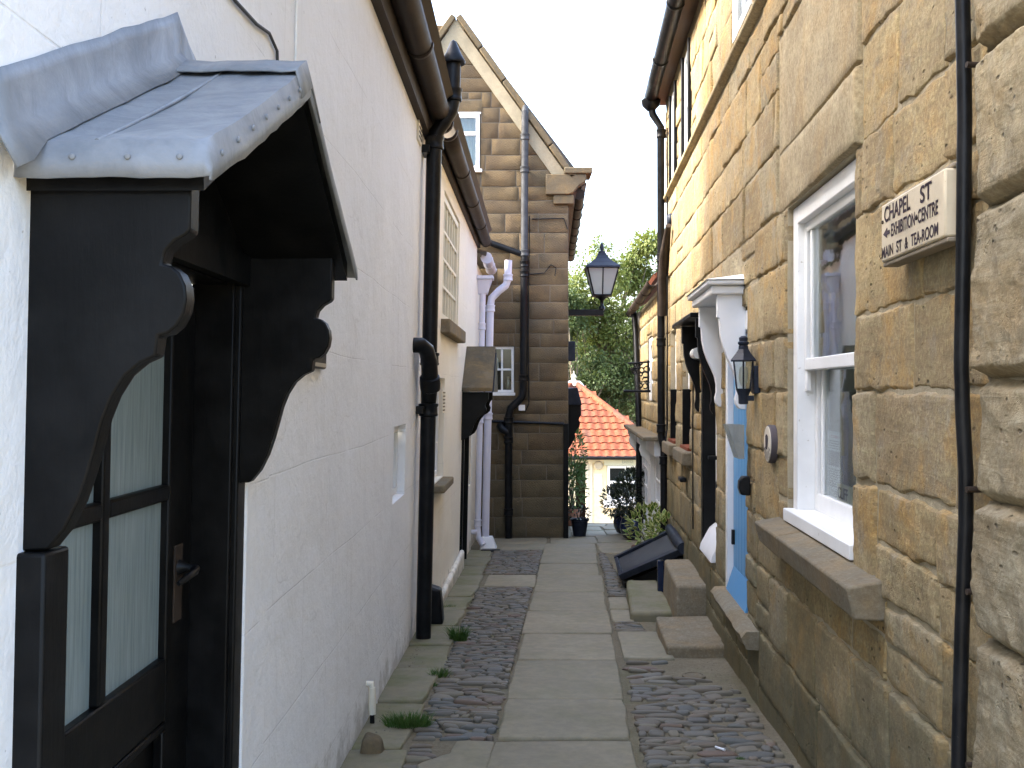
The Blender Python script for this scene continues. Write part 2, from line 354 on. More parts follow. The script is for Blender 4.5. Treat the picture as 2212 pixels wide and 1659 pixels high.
m2 = t.n('MixShader'); t.set(m2.inputs[0], .5); t.set(m2.inputs[1], tr); t.set(m2.inputs[2], m1); t.set(t.t.nodes['Material Output'].inputs[0], m2)
m_plain('milk_glass', (.72,.74,.72), .25, .5); m_plain('bulb', (.85,.85,.80), .3)
t = NT('roof_tile'); v = t.objvec(); r = t.rnd()
c = t.ramp(r, [(0,(.12,.026,.012)),(.25,(.18,.038,.014)),(.5,(.14,.032,.015)),(.7,(.20,.05,.018)),(.85,(.085,.036,.027)),(1,(.165,.036,.014))]); n = t.noise(v, 12, 5, .7)
t.out(t.mix(t.ramp(n, [(.4,.4),(.65,0)]), c, (.20,.10,.06)), .85, .2); t.bump((n, .3, .01))
m_plain('roof_slate', (.10,.085,.07), .9)
def m_leaf(name, c1, c2, c3, rough=.5, trans=.25):
    t = NT(name); v = t.n('NewGeometry').outputs[0]; n = t.noise(v, 1.4, 4); n2 = t.n('TexWhiteNoise', {'noise_dimensions':'3D'}); t.set(n2.inputs[0], t.n('VectorMath', {'operation':'SNAP'}, _0=v, _1=(.11,.11,.11)).outputs[0])
    c = t.mix(t.ramp(n, [(.35,0),(.65,1)]), c1, c2); c = t.mix(t.math('MULTIPLY', n2.outputs[0], .6), c, c3)
    t.out(c, rough, .35); tl = t.n('BsdfTranslucent'); t.set(tl.inputs[0], c); mx = t.n('MixShader'); t.set(mx.inputs[0], trans); t.set(mx.inputs[1], t.b); t.set(mx.inputs[2], tl)
    t.set(t.t.nodes['Material Output'].inputs[0], mx)
m_leaf('tree_leaf', (.085,.13,.03), (.14,.18,.042), (.20,.22,.06), .55, .35)
m_leaf('dark_tree_leaf', (.035,.062,.018), (.055,.085,.025), (.08,.11,.03), .55, .3)
m_leaf('laurel_leaf', (.016,.026,.013), (.025,.036,.017), (.035,.045,.02), .3, .1)
m_leaf('shrub_leaf', (.07,.13,.03), (.10,.16,.05), (.15,.19,.06), .5, .3)
m_leaf('euonymus_leaf', (.075,.15,.02), (.10,.18,.022), (.14,.20,.03), .45, .2); m_leaf('leaf_margin', (.46,.47,.17), (.50,.50,.20), (.40,.43,.14), .5, .2)
m_leaf('grass', (.05,.12,.02), (.07,.15,.03), (.10,.16,.04), .5, .3)
t = NT('bark'); v = t.n('NewGeometry').outputs[0]; n = t.noise(t.scale(v, (6, 6, 1)), 3, 5, .7); t.out(t.mix(n, (.05,.042,.03), (.17,.15,.11)), .9, .1); t.bump((n, .6, .02))
m_paint('blue_glaze', (.010,.020,.055), .22, .3, None, .05, .6); m_paint('terracotta', (.30,.13,.075), .8, .3, None, .2); m_plain('soil', (.05,.035,.025), .95)
t = NT('cream_brick'); v = t.n('NewGeometry').outputs[0]; n = t.noise(v, 8, 5, .7); t.out(t.mix(t.ramp(n, [(.4,0),(.7,1)]), (.74,.64,.42), (.80,.72,.52)), .8, .2); t.bump((n, .3, .01))
m_paint('plaque_face', (.62,.56,.45), .6, .15, None, .2); m_plain('plaque_dark', (.07,.06,.065), .7)
m_plain('plain_metal', (.45,.42,.36), .35, .5, .8)

def text_part(txt, W, s, o, z, size, mat_, parent, flip=False, sx=1, depth=.0, name='lettering', align='LEFT', bold=0):
    cu = bpy.data.curves.new(name, 'FONT'); cu.body = txt; cu.size = size; cu.align_x = align; cu.offset = bold; cu.extrude = .0006
    ob = bpy.data.objects.new(name, cu); col.objects.link(ob)
    dg = bpy.context.evaluated_depsgraph_get(); me = bpy.data.meshes.new_from_object(ob.evaluated_get(dg)); bpy.data.objects.remove(ob)
    me.materials.clear(); m = W.M(s, o, z); X = m.col[0].to_3d(); Y = m.col[1].to_3d(); Z = m.col[2].to_3d()
    R = Matrix((-X*sx, Z, Y)).transposed()          # reading direction as seen from in front of the wall
    me.transform(Matrix.Translation(m.translation)@R.to_4x4())
    return link(name, me, mat_, parent)

# ------------------------------------------------------------------ ground
mb = MB(); xs = [-60,-20,-8,-3]+[-1.2+.12*i for i in range(32)]+[2.8,4,6,10,25,60]; ys = [-20,-8,-3,0]+[.5+.15*i for i in range(105)]+[16.5+.6*i for i in range(24)]+[32,36,45,60,90,140]
for y in ys:
    for x in xs: mb.v.append((x, y, g(y)-.007+(.012*noise.noise(Vector((x*3, y*3, 1))) if -1.5 < x < 3 and y < 17 else 0)))
nx_ = len(xs)
for j in range(len(ys)-1):
    for i in range(nx_-1): mb.f.append((j*nx_+i, j*nx_+i+1, (j+1)*nx_+i+1, (j+1)*nx_+i)); mb.m.append(0)
ground = tag(mb.build('ground', 'dirt', sm=True), kind='structure')
ground['label'] = 'sandy dirt ground of the lane between cobbles and flags'

def flag(corners, parent, mat_='flag', h=.012, wob=.012, thick=.07, name='flagstone', seg=5, follow=True):
    cs = [Vector((*c, 0)) for c in corners]; cen = sum(cs, Vector())/len(cs); out = []; sd = random.random()*50
    for i, a in enumerate(cs):
        b = cs[(i+1) % len(cs)]
        for k in range(seg):
            p = a.lerp(b, k/seg); d = (p-cen).normalized(); p = p+d*(noise.noise(Vector((p.x*4, p.y*4, sd)))*wob-(.012 if k == 0 else 0)); out.append(p)
    tx, ty = random.uniform(-.006, .006), random.uniform(-.004, .004); n = len(out); mb = MB(); rings = []
    for ins, dz in ((0, -thick), (0, -.012), (.006, -.003), (.018, 0)):
        r = []
        for p in out:
            q = p-(p-cen).normalized()*ins; z = (g(q.y) if follow else 0)+h+dz+(q.x-cen.x)*tx*2+(q.y-cen.y)*ty
            r.append((q.x, q.y, z))
        rings.append(r)
    mb.v = [p for r in rings for p in r]
    for k in range(3):
        for i in range(n): mb.f.append((k*n+i, k*n+(i+1)%n, (k+1)*n+(i+1)%n, (k+1)*n+i)); mb.m.append(0)
    mb.f.append(list(range(3*n, 4*n))); mb.m.append(0)
    return mb.build(name, mat_, parent, sm=True)

def pL(y): return -.377+.0574*y
def pR(y): return .302+.0594*y
mb = MB(); Y = [-3, 0, 4, 8, 12, 15.5, 17, 20]
for y in Y: mb.v += [(pL(y)-.01, y, g(y)-.004), (pR(y)+.01, y, g(y)-.004)]
mb.f = [(2*i, 2*i+1, 2*i+3, 2*i+2) for i in range(len(Y)-1)]; mb.m = [0]*len(mb.f)
path = tag(mb.build('path', 'dirt'), 'straight path of large worn flagstones down the middle of the lane', kind='structure')
jy = [.6, 1.7, 2.8, 4.0, 5.19, 5.99, 7.06, 8.02, 9.08, 10.24, 11.55, 12.6, 13.75, 15.1]
for a, b in zip(jy, jy[1:]):
    e = .028 if abs(a-4.0) < .01 else .008
    wl, wr = random.uniform(-.015, .015), random.uniform(-.015, .015)
    k0 = -.05 if abs(a-5.19) < .01 else 0
    flag([(pL(a)+wl+k0*0, a+e+random.uniform(-.01, .01)), (pR(a)+wr, a+e+random.uniform(-.01, .01)), (pR(b)+wr, b-e), (pL(b)+wl, b-e)], path, h=.012+random.uniform(-.004, .006))
# apron flags beyond and round the gable foot, side flags
apron = [[(.56, 15.12), (1.25, 15.12), (1.3, 16.3), (.6, 16.3)], [(1.27, 15.3), (1.95, 15.3), (1.98, 16.6), (1.32, 16.5)], [(1.2, 13.9), (1.75, 13.8), (1.8, 15.2), (1.23, 15.2)],
         [(-.42, 14.3), (.45, 14.3), (.5, 15.05), (-.4, 15.05)], [(-.42, 15.1), (.5, 15.1), (.55, 15.95), (-.4, 15.95)],
         [(.95, 16.35), (1.5, 16.35), (1.55, 17.6), (1.0, 17.6)], [(1.53, 16.65), (2.0, 16.65), (2.1, 17.9), (1.57, 17.7)], [(1.0, 17.65), (1.55, 17.75), (1.6, 19), (1.05, 19)], [(1.6, 17.95), (2.2, 17.95), (2.3, 19.2), (1.63, 19.1)],
         [(1.1, 19.1), (1.7, 19.1), (1.9, 21), (1.2, 21)], [(1.75, 19.25), (2.5, 19.25), (2.6, 21.2), (1.95, 21.1)], [(1.25, 21.2), (2.2, 21.2), (2.5, 24), (1.4, 24)], [(1.5, 24.1), (2.6, 24.1), (2.8, 27.5), (1.6, 27.5)]]
for c in apron: flag(c, path, h=.006, wob=.02)
for c, h in (([(.765, 7.12), (1.12, 7.10), (1.14, 8.1), (.82, 8.1)], .015), ([(.84, 8.62), (1.02, 8.62), (1.04, 9.2), (.87, 9.2)], .006), ([(.87, 9.24), (1.05, 9.24), (1.1, 9.95), (.92, 9.95)], .006)):
    flag(c, path, h=h)
flag([(-.30, 10.72), (.24, 10.62), (.27, 11.55), (-.26, 11.6)], path, h=.008)
# pale broken slab at the front left of the path
flag([(-.44, 4.78), (-.36, 4.5), (-.12, 4.42), (-.085, 5.15), (-.27, 5.17), (-.30, 4.98)], path, 'flag', h=.010, wob=.03)
# mossy kerb flags at the foot of the white house
kerb = tag(MB().add([(-.86, 1, g(1)-.005), (-.50, 1, g(1)-.005), (-.30, 14.2, g(14.2)-.005), (-.72, 14.2, g(14.2)-.005)], [(0,1,2,3)]).build('pavement', 'dirt'), 'narrow mossy kerb flags at the foot of the white house wall', kind='structure')
def kR(y): return -.66+.028*y if y > 4.9 else -.53
ky = [1.2, 2.6, 3.9, 5.0, 5.9, 6.75, 7.55, 8.3, 9.1, 9.9, 10.7, 11.5, 12.4, 13.3, 14.2]
for a, b in zip(ky, ky[1:]):
    flag([(-.83, a+.008), (kR(a)+random.uniform(-.03, .03), a+.008), (kR(b)+random.uniform(-.03, .03), b-.008), (-.79, b-.008)], kerb, 'mossy_flag', h=.014+random.uniform(-.006, .01), wob=.03)

# cobbles
def cobble_mesh(sd, a, b, h):
    mb = MB(); n = 10
    for k, (rr, zz) in enumerate(((1.0, -.6), (1.02, .0), (.96, .55), (.80, .88), (.45, 1.0))):
        for j in range(n):
            an = 2*PI*j/n; ca, sa = math.cos(an), math.sin(an); p = 2/3.6
            x = math.copysign(abs(ca)**p, ca)*a*rr; y = math.copysign(abs(sa)**p, sa)*b*rr
            w = 1+.34*noise.noise(Vector((ca*1.6+sd*7, sa*1.6, k*.2))); mb.v.append((x*w, y*w, zz*h*(1+.18*noise.noise(Vector((ca+sd*3, sa, 4))))))
    for k in range(4):
        for j in range(n): mb.f.append((k*n+j, k*n+(j+1)%n, (k+1)*n+(j+1)%n, (k+1)*n+j)); mb.m.append(0)
    mb.f.append(list(range(4*n, 5*n))); mb.m.append(0)
    me = mb.mesh('cobble', smooth_=True); me.materials.append(MAT['cobble']); return me
cm = [cobble_mesh(i, .5, .5, 1) for i in range(28)]
spots = []
def fill(x0f, x1f, y0, y1, lmin, lmax, wmin, wmax, drop=lambda x, y: False, skew=0):
    y = y0
    while y < y1:
        w = random.uniform(wmin*.85, wmax*1.1); x = x0f(y)+random.uniform(0, .03)
        while x < x1f(y)-.02:
            L = random.uniform(lmin, lmax)*random.choice((.45, .7, 1, 1, 1.3, 1.5)); L = min(L, x1f(y)-x)
            if L > .03:
                yy = y+random.uniform(-.2, .2)*w
                if not drop(x+L/2, yy): spots.append((x+L/2, yy, L*random.uniform(.9,.98), w*random.uniform(.7, 1.05), random.uniform(-.16, .16)+skew, random.uniform(.006, .015)))
            x += L+random.uniform(.002, .010)
        y += w*random.uniform(.92, 1.02)+.003
inpale = lambda x, y: -.42 < x < -.06 and 4.4 < y < 5.15 and (x-(-.44))*1.1+(y-4.42)*.2 > .03
fill(kR, lambda y: pL(y)-.012, 3.2, 6.8, .09, .17, .050, .075, lambda x, y: inpale(x, y) or random.random() < .05)
fill(kR, lambda y: pL(y)-.012, 6.8, 10.6, .09, .19, .034, .052, lambda x, y: random.random() < .03)
fill(kR, lambda y: pL(y)-.012, 11.65, 14.2, .09, .18, .045, .065)
rwall = lambda y: 1.0+.06*y
def dropR(x, y):
    e = (x-pR(y))/(rwall(y)-pR(y)); far = smooth((y-5.6)/1.3)
    return random.random() < (.03+.75*far*smooth((e-.25)/.5)+.35*smooth((e-.82)/.15)+.25*far)
fill(lambda y: pR(y)+.015, rwall, 3.0, 7.05, .10, .20, .050, .078, dropR, .03)
fill(lambda y: pR(y)+.02, lambda y: 1.06, 8.14, 8.58, .08, .18, .03, .045)
fill(lambda y: pR(y)+.02, lambda y: 1.16+.02*(y-10), 10.0, 13.8, .08, .20, .032, .05)
spots.sort(key=lambda s: (0 if s[1] > 4.2 else 1, s[1]))
rest = MB()
for i, (x, y, L, w, rz, h) in enumerate(spots):
    M = Matrix.Translation((x, y, g(y)-.003))@Matrix.Rotation(math.atan(-.048), 4, 'X')@Matrix.Rotation(rz, 4, 'Z')@Matrix.Rotation(random.gauss(0, .05), 4, 'Y')@Matrix.Rotation(random.gauss(0, .12), 4, 'X')@Matrix.Diagonal((L, w, h+.006, 1))
    me = cm[(i*11) % 28]
    if i < 300: link('cobble', me, 'cobble', ground, M=M)
    else:
        b = len(rest.v); rest.v += [tuple(M@q.co) for q in me.vertices]; rest.f += [[b+q for q in p.vertices] for p in me.polygons]
rest.m = [0]*len(rest.f)
t2 = NT('cobble_mass'); gp = t2.n('NewGeometry').outputs[0]; isl = t2.n('NewGeometry').outputs['Random Per Island']
c = t2.ramp(isl, [(0,(.10,.10,.088)),(.16,(.165,.145,.108)),(.3,(.12,.095,.064)),(.42,(.20,.172,.122)),(.52,(.095,.104,.098)),(.62,(.155,.128,.088)),(.70,(.155,.095,.063)),(.78,(.13,.121,.10)),(.9,(.19,.16,.10)),(1,(.09,.088,.08))])
n = t2.noise(gp, 30, 4); t2.out(t2.mix(t2.ramp(n, [(.35,.35),(.65,0)]), c, (.13,.11,.08)), t2.math('ADD', t2.math('MULTIPLY', n, .3), .42), .35); t2.bump((n, .3, .004))
tag(rest.build('cobbles', 'cobble_mass', ground, sm=True), kind='stuff')

# ------------------------------------------------------------------ masonry
def fbm(p, o=4):
    a, r, f = .5, 0, 1
    for _ in range(o): r += a*noise.noise(p*f); a *= .5; f *= 2.03
    return r
def stone(W, s0, s1, z0, z1, parent, mat_, proud=.03, rough=.010, kind=0, cell=.05, gap=.007, name='stone', er=.03, wob=.022):
    w, h = s1-s0-2*gap, z1-z0-2*gap
    if w < .02 or h < .02: return
    sd = random.random()*100; nx = max(2, min(46, int(w/cell))); nz = max(2, min(34, int(h/cell)))
    er = min(er, w*.3, h*.3); mb = MB(); tilt = random.uniform(-.02, .02); tilt2 = random.uniform(-.02, .02)
    XS = [0, er*.35, er*.8]+[er+(w-2*er)*i/nx for i in range(nx+1)]+[w-er*.8, w-er*.35, w]; ZS = [0, er*.35, er*.8]+[er+(h-2*er)*i/nz for i in range(nz+1)]+[h-er*.8, h-er*.35, h]
    nx = len(XS)-1; nz = len(ZS)-1
    def co(i, j):
        # tighter rows next to the arrises
        x = XS[i]-w/2; z = ZS[j]-h/2; ex = w/2-abs(x); ez = h/2-abs(z)
        e = er-math.hypot(max(0, er-ex), max(0, er-ez)); pr = smooth(e/er)**.7
        q = Vector((x*5+sd, z*5, sd))
        bd = 1-smooth(min(ex, ez)/.05); wx = fbm(q*1.6, 3)*wob*bd; wz = fbm(q*1.6+Vector((9, 4, 2)), 3)*wob*bd
        d = fbm(q*.9)*rough*1.5+fbm(q*3.2, 3)*rough*.8+fbm(q*9, 2)*rough*.45
        if kind == 1:     # honeycombed, pitted
            c = noise.voronoi(Vector((x*22+sd, z*22, 0)))[0][0]; m_ = smooth((fbm(q*.8+Vector((3, 1, 7)))+.12)/.3); d -= .013*m_*(1-smooth(c/.35))+.006*m_
        elif kind == 2:   # bedded: ribs along the beds
            d += .005*math.sin(z*70+4*fbm(q*.5)*3)*(.5+.5*fbm(q*.4)); d += .010*fbm(Vector((x*1.5+sd, z*14, 0)), 3)
        elif kind == 3:   # worn hollow
            d -= .010*smooth(.5+fbm(q*.6))
        return (x+wx, max(.006*pr-.002, (proud+d+tilt*x+tilt2*z)*pr-.003*(1-pr)), z+wz)
    for j in range(nz+1):
        for i in range(nx+1): mb.v.append(co(i, j))
    N = nx+1
    for j in range(nz):
        for i in range(nx): mb.f.append((j*N+i, j*N+i+1, (j+1)*N+i+1, (j+1)*N+i))
    ring = [i for i in range(N)]+[j*N+nx for j in range(1, nz+1)]+[nz*N+i for i in range(nx-1, -1, -1)]+[j*N for j in range(nz-1, 0, -1)]
    b = len(mb.v)
    for r in ring: x, y, z = mb.v[r]; mb.v.append((x, -.03, z))
    for k in range(len(ring)): mb.f.append((ring[k], b+k, b+(k+1) % len(ring), ring[(k+1) % len(ring)]))
    mb.m = [0]*len(mb.f); me = mb.mesh(name, smooth_=True, recalc=True)
    return link(name, me, mat_, parent, M=W.M((s0+s1)/2, 0, (z0+z1)/2))
def masonry(W, rows, srange, ops, parent, mat_, lmin, lmax, opt, skip=lambda s, z: False, sub=.25):
    for (z0, z1) in rows:
        lo, hi = srange(z0, z1); s = lo-random.uniform(0, lmin)
        while s < hi:
            L = random.uniform(lmin, lmax); e = s+L
            if hi-e < lmin*.6: e = hi
            a, b = max(s, lo), min(e, hi); s = e
            if b-a < .04: continue
            rects = [(a, b, z0, z1)]
            if random.random() < sub and z1-z0 > .24: m_ = z0+(z1-z0)*random.uniform(.4, .6); rects = [(a, b, z0, m_), (a, b, m_, z1)]
            for q in ops:
                nr = []
                for (p0, p1, q0, q1) in rects:
                    if p1 <= q[0] or p0 >= q[1] or q1 <= q[2] or q0 >= q[3]: nr.append((p0, p1, q0, q1)); continue
                    if p0 < q[0]: nr.append((p0, q[0], q0, q1))
                    if p1 > q[1]: nr.append((q[1], p1, q0, q1))
                    c0, c1 = max(p0, q[0]), min(p1, q[1])
                    if q0 < q[2]: nr.append((c0, c1, q0, q[2]))
                    if q1 > q[3]: nr.append((c0, c1, q[3], q1))
                rects = nr
            for r in rects:
                if r[1]-r[0] > .045 and r[3]-r[2] > .045 and not skip((r[0]+r[1])/2, (r[2]+r[3])/2):
                    if opt.get('gable') and not opt['gable'](r): continue
                    stone(W, *r, parent, mat_, **opt['f'](r))

def window(W, s0, s1, z0, z1, o, nx, nz, parent, paint='white_paint', fw=.05, bar=.022, split=None, pane='glass', name='window', thick=.05, sash=True):
    """frame ring + glazing bars, panes as sub-parts"""
    mb = MB()
    mb.wbox(W, s0, s0+fw, o-thick, o, z0, z1); mb.wbox(W, s1-fw, s1, o-thick, o, z0, z1)
    mb.wbox(W, s0+fw, s1-fw, o-thick, o-.001, z1-fw, z1); mb.wbox(W, s0+fw, s1-fw, o-thick, o-.001, z0, z0+fw)
    a, b, c, d = s0+fw, s1-fw, z0+fw, z1-fw
    for i in range(1, nx): q = a+(b-a)*i/nx; mb.wbox(W, q-bar/2, q+bar/2, o-thick+.008, o-.010, c, d)
    for j in range(1, nz):
        q = c+(d-c)*j/nz; bb = bar*(1.8 if split == j else 1); mb.wbox(W, a, b, o-thick+.010, o-.008, q-bb/2, q+bb/2)
    w = mb.build(name, paint, parent, bevel=.004)
    for i in range(nx):
        for j in range(nz):
            p0, p1 = a+(b-a)*i/nx, a+(b-a)*(i+1)/nx; q0, q1 = c+(d-c)*j/nz, c+(d-c)*(j+1)/nz
            MB().wbox(W, p0, p1, o-thick*.62, o-thick*.55, q0, q1).build('pane', pane, w)
    return w
def curtain(W, s0, s1, z0, z1, o, parent, n=40, amp=.02, name='curtain', mat_='curtain', tie=0):
    mb = MB(); rows = 8
    for j in range(rows+1):
        v_ = j/rows; z = lerp(z0, z1, v_); k = 1-tie*math.sin(PI*min(1, v_*1.3+.1))*.5 if tie else 1
        for i in range(n+1): u = i/n; mb.v.append(tuple(W(lerp(s0, s0+(s1-s0)*k, u), o+amp*math.sin(u*n*.9+.6*math.sin(v_*3)), z)))
    for j in range(rows):
        for i in range(n): mb.f.append((j*(n+1)+i, j*(n+1)+i+1, (j+1)*(n+1)+i+1, (j+1)*(n+1)+i)); mb.m.append(0)
    return mb.build(name, mat_, parent, sm=True)
def pipe(pts, r, mat_, parent, collars=(), name='downpipe', n=16, cr=1.22, ch=.05, clips=(), wall=None):
    p = MB().tube(pts, r, n).build(name, mat_, parent, sm=True)
    for c in collars:
        c = Vector(c); prof = [(r*.98, -ch), (r*cr, -ch*.9), (r*cr*1.05, -ch*.7), (r*cr, -ch*.5), (r*cr*.97, ch*.4), (r*cr*1.08, ch*.6), (r*cr*1.08, ch*.9), (r*.98, ch)]
        MB().lathe(c, prof, n).build('collar', mat_, p, sm=True)
    return p
def gutter(W, s0, s1, o, z, r, mat_, parent, step=1.2, name='gutter', drop=0):
    n = 10; pts = [W(s0+(s1-s0)*i/n, o, z-drop*i/n) for i in range(n+1)]
    mb = MB(); mb.tube(pts, r, 11, caps=False, arc=(0, PI) if W.nx < 0 else (0, PI)); 
    # make sure the trough opens upwards
    q = [Vector(v) for v in mb.v]; c = pts[0]
    if sum((v-p).z for v, p in zip(q[:11], [c]*11)) > 0: mb.v = [tuple(Vector((v.x, v.y, 2*pts[i//11].z-v.z))) for i, v in enumerate(q)]
    gt = mb.build(name, mat_, parent, sm=True, thick=.008)
    k = max(1, int(abs(s1-s0)/step))
    for i in range(k+1):
        s = s0+(s1-s0)*min(.995, max(.005, i/k)); c = W(s, o, z-drop*(s-s0)/(s1-s0)); rr = MB()
        rr.tube([c-W.t*.03, c+W.t*.03], r*1.09, 11, caps=False, arc=(0, PI))
        if sum((Vector(v)-c).z for v in rr.v) > 0: rr.v = [(v[0], v[1], 2*c.z-v[2]) for v in rr.v]
        rr.build('gutter_joint', mat_, gt, sm=True, thick=.01)
    return gt
def roof_slab(pts, thick, mat_, parent, name='roof'):
    a, b, c, d = [Vector(p) for p in pts]; n = (b-a).cross(d-a).normalized()
    if n.z < 0: n = -n
    return MB().hexa([a, b, c, d, a+n*thick, b+n*thick, c+n*thick, d+n*thick]).build(name, mat_, parent)

# ------------------------------------------------------------------ white house (left, near)
wh = thing('white_house', 'white rendered house with black door under a lead canopy', 'house', (-.8, 3, g(3)))
wops = [(1.72, 2.85, -1.0, 1.95), (6.40, 7.05, .80, 1.28)]
wall_mesh(LW, .7, 8.05, -1.2, 3.62, wops, .11).build('wall', 'white_render', wh)
room(LW, 1.72, 2.85, -1.0, 1.95, -.2, .3, wh, 'dark_room'); room(LW, 6.4, 7.05, .8, 1.28, -.2, .5, wh)
window(LW, 6.41, 7.04, .81, 1.27, -.05, 2, 1, wh, 'white_paint', .045, .03)
roof_slab([LW(.7, .16, 3.66), LW(8.15, .16, 3.66), LW(8.15, -3.0, 8.1), LW(.7, -3.0, 8.1)], .08, 'roof_slate', wh)  # slope out of view, ridge raised to keep sun off the near right wall
MB().wbox(LW, .7, 8.08, .0, .05, 3.42, 3.64).build('fascia', 'rusty_iron', wh)
gutter(LW, .7, 8.12, .115, 3.60, .078, 'rusty_iron', wh, 1.7)
# raised render band beside the door
MB().wbox(LW, 2.928, 3.19, -.005, .016, -1, 1.36).build('render_band', 'white_render', wh, bevel=.008)
# door
dr = MB(); O = -.105; T = .045
def wb(mb, s0, s1, z0, z1, o0=O, th=T): mb.wbox(LW, s0, s1, o0-th, o0, z0, z1)
for a, b, c, d in ((1.73, 1.86, -.3, 1.78), (2.64, 2.82, -.3, 1.78), (1.86, 2.64, 1.66, 1.78), (1.86, 2.64, .66, .82), (1.86, 2.64, -.3, -.02), (2.22, 2.26, .82, 1.66), (1.86, 2.22, 1.222, 1.262), (2.26, 2.64, 1.222, 1.262), (2.19, 2.31, -.02, .66)): wb(dr, a, b, c, d)
door = dr.build('door', 'black_paint', wh, bevel=.006)
for a, b in ((1.86, 2.22), (2.26, 2.64)):
    for c, d in ((.82, 1.222), (1.262, 1.66)): MB().wbox(LW, a, b, O-.035, O-.022, c, d).build('pane', 'frosted', door)
for a, b in ((1.86, 2.19), (2.31, 2.64)):
    MB().wbox(LW, a, b, O-.04, O-.025, -.02, .66).build('door_panel', 'black_paint', door)
    m_ = MB(); e = .022
    for p in ((a, b, -.02, -.02+e), (a, b, .66-e, .66), (a, a+e, -.02+e, .66-e), (b-e, b, -.02+e, .66-e)): m_.wbox(LW, p[0], p[1], O-.025, O+.004, p[2], p[3])
    m_.build('panel_moulding', 'black_paint', door, bevel=.005)
MB().wbox(LW, 2.675, 2.735, O, O+.006, .90, 1.10).build('lock_plate', 'rusty_iron', door, bevel=.002)
h_ = MB(); h_.tube([LW(2.705, O+.004, 1.04), LW(2.705, O+.03, 1.04), LW(2.705, O+.05, 1.035)], [.022, .010, .010], 12); h_.tube([LW(2.705, O+.05, 1.037), LW(2.67, O+.058, 1.035), LW(2.61, O+.055, 1.028), LW(2.585, O+.045, 1.02)], [.011, .011, .009, .006], 10)
h_.build('door_handle', 'black_iron', door, sm=True)
MB().wbox(LW, 2.14, 2.30, O, O+.012, .50, .55).build('letter_plate', 'black_iron', door, bevel=.003)
MB().wbox(LW, 2.02, 2.06, O-.02, O-.012, 1.30, 1.47).build('paper_notice', 'paper', door)
fr = MB(); fr.wbox(LW, 2.825, 2.849, -.12, -.003, -.6, 1.95); fr.wbox(LW, 1.72, 1.728, -.12, -.02, -.6, 1.95); fr.wbox(LW, 1.728, 2.825, -.12, -.02, 1.79, 1.95)
fr.build('door_frame', 'black_paint', wh, bevel=.006)
MB().wbox(LW, 1.6, 3.05, -.3, .12, -.9, g(2.3)+.10).build('doorstep', 'sill_stone', wh, bevel=.01)
ps = MB(); ps.wbox(LW, 1.625, 1.715, -.02, .045, -.6, 1.245); pf = MB(); pf.wbox(LW, 2.845, 2.925, -.10, .012, -.6, 1.90)
ps.build('door_post', 'black_paint', wh, bevel=.006); pf.build('door_post', 'black_paint', wh, bevel=.006)
# canopy
cp = MB(); SA, SB, SM = 1.60, 2.99, 2.30; EZ, AZ, OO = 1.885, 2.215, .292
def lead_side(sa, sgn):
    mb = MB(); nu, nv = 16, 12
    U = [-.055, -.03, 0.0]+[i/nu for i in range(1, nu+1)]; V = [i/nv for i in range(nv+1)]+[1.03, 1.055]
    def pt(u, v_):
        uu = max(0, u); s = lerp(sa, SM, uu); z = lerp(EZ, AZ, uu); o = OO*min(1, v_)
        q = Vector((s*4, v_*3, 3*sgn)); z += .010*fbm(q*1.3)
        z -= .010*math.sin(PI*uu)*(1-abs(v_-.5))
        if u < 0: z += u*1.05+.003*noise.noise(Vector((o*9, s, 5))); s -= sgn*(-.008 if False else .010)
        if v_ > 1: z += (0 if u < -.04 else (1-v_)*(1.15 if u >= 0 else .6))+(.004*noise.noise(Vector((uu*13, sgn, 2))) if v_ > 1.04 else 0); o += .010
        return LW(s, o, z)
    for u in U:
        for v_ in V: mb.v.append(tuple(pt(u, v_)))
    N = len(V)
    for i in range(len(U)-1):
        for j in range(N-1): mb.f.append((i*N+j, i*N+j+1, (i+1)*N+j+1, (i+1)*N+j)); mb.m.append(0)
    return mb
canopy = MB()
for sa, sb in ((SA+.03, SM), (SB-.03, SM)):
    a, b = LW(sa, 0, EZ-.05), LW(SM, 0, AZ-.035); n3 = Vector((0, 0, -.02)); od = LW.n*(OO-.012)
    canopy.hexa([a+n3, a+od+n3, b+od+n3, b+n3, a+Vector((0,0,.03)), a+od+Vector((0,0,.03)), b+od+Vector((0,0,.03)), b+Vector((0,0,.03))])
canopy = canopy.build('door_canopy', 'black_paint', wh)
for sa, sg in ((SA, 1), (SB, -1)):
    lead_side(sa, sg).build('lead_sheet', 'lead', canopy, sm=True, thick=.004)
    # seam between the sheets
    MB().tube([LW(lerp(sa, SM, u), OO*.42, lerp(EZ, AZ, u)-.006*math.sin(PI*u)+.001) for u in (.0, .12, .25, .5, .75, .9)], .0042, 8).build('seam', 'lead', canopy, sm=True)
    # upstand flashing on the wall
    mb = MB(); K = 18
    for i in range(K+1):
        u = -.12+1.12*i/K; uu = max(u, -.12); s = lerp(sa, SM, uu); z = lerp(EZ, AZ, u)
        w = .012*fbm(Vector((u*6, sg, 1)))
        mb.v += [tuple(LW(s, .045+.02*fbm(Vector((u*5, 2, sg))), z+.002-(.02 if u < 0 else 0))), tuple(LW(s, .012, z+.035)), tuple(LW(s, .008, z+.10+w)), tuple(LW(s, .002, z+.125+w))]
    for i in range(K):
        for k in range(3): mb.f.append((4*i+k, 4*i+k+1, 4*i+k+5, 4*i+k+4)); mb.m.append(0)
    mb.build('flashing', 'lead', canopy, sm=True, thick=.004)
rc = MB()      # ridge capping
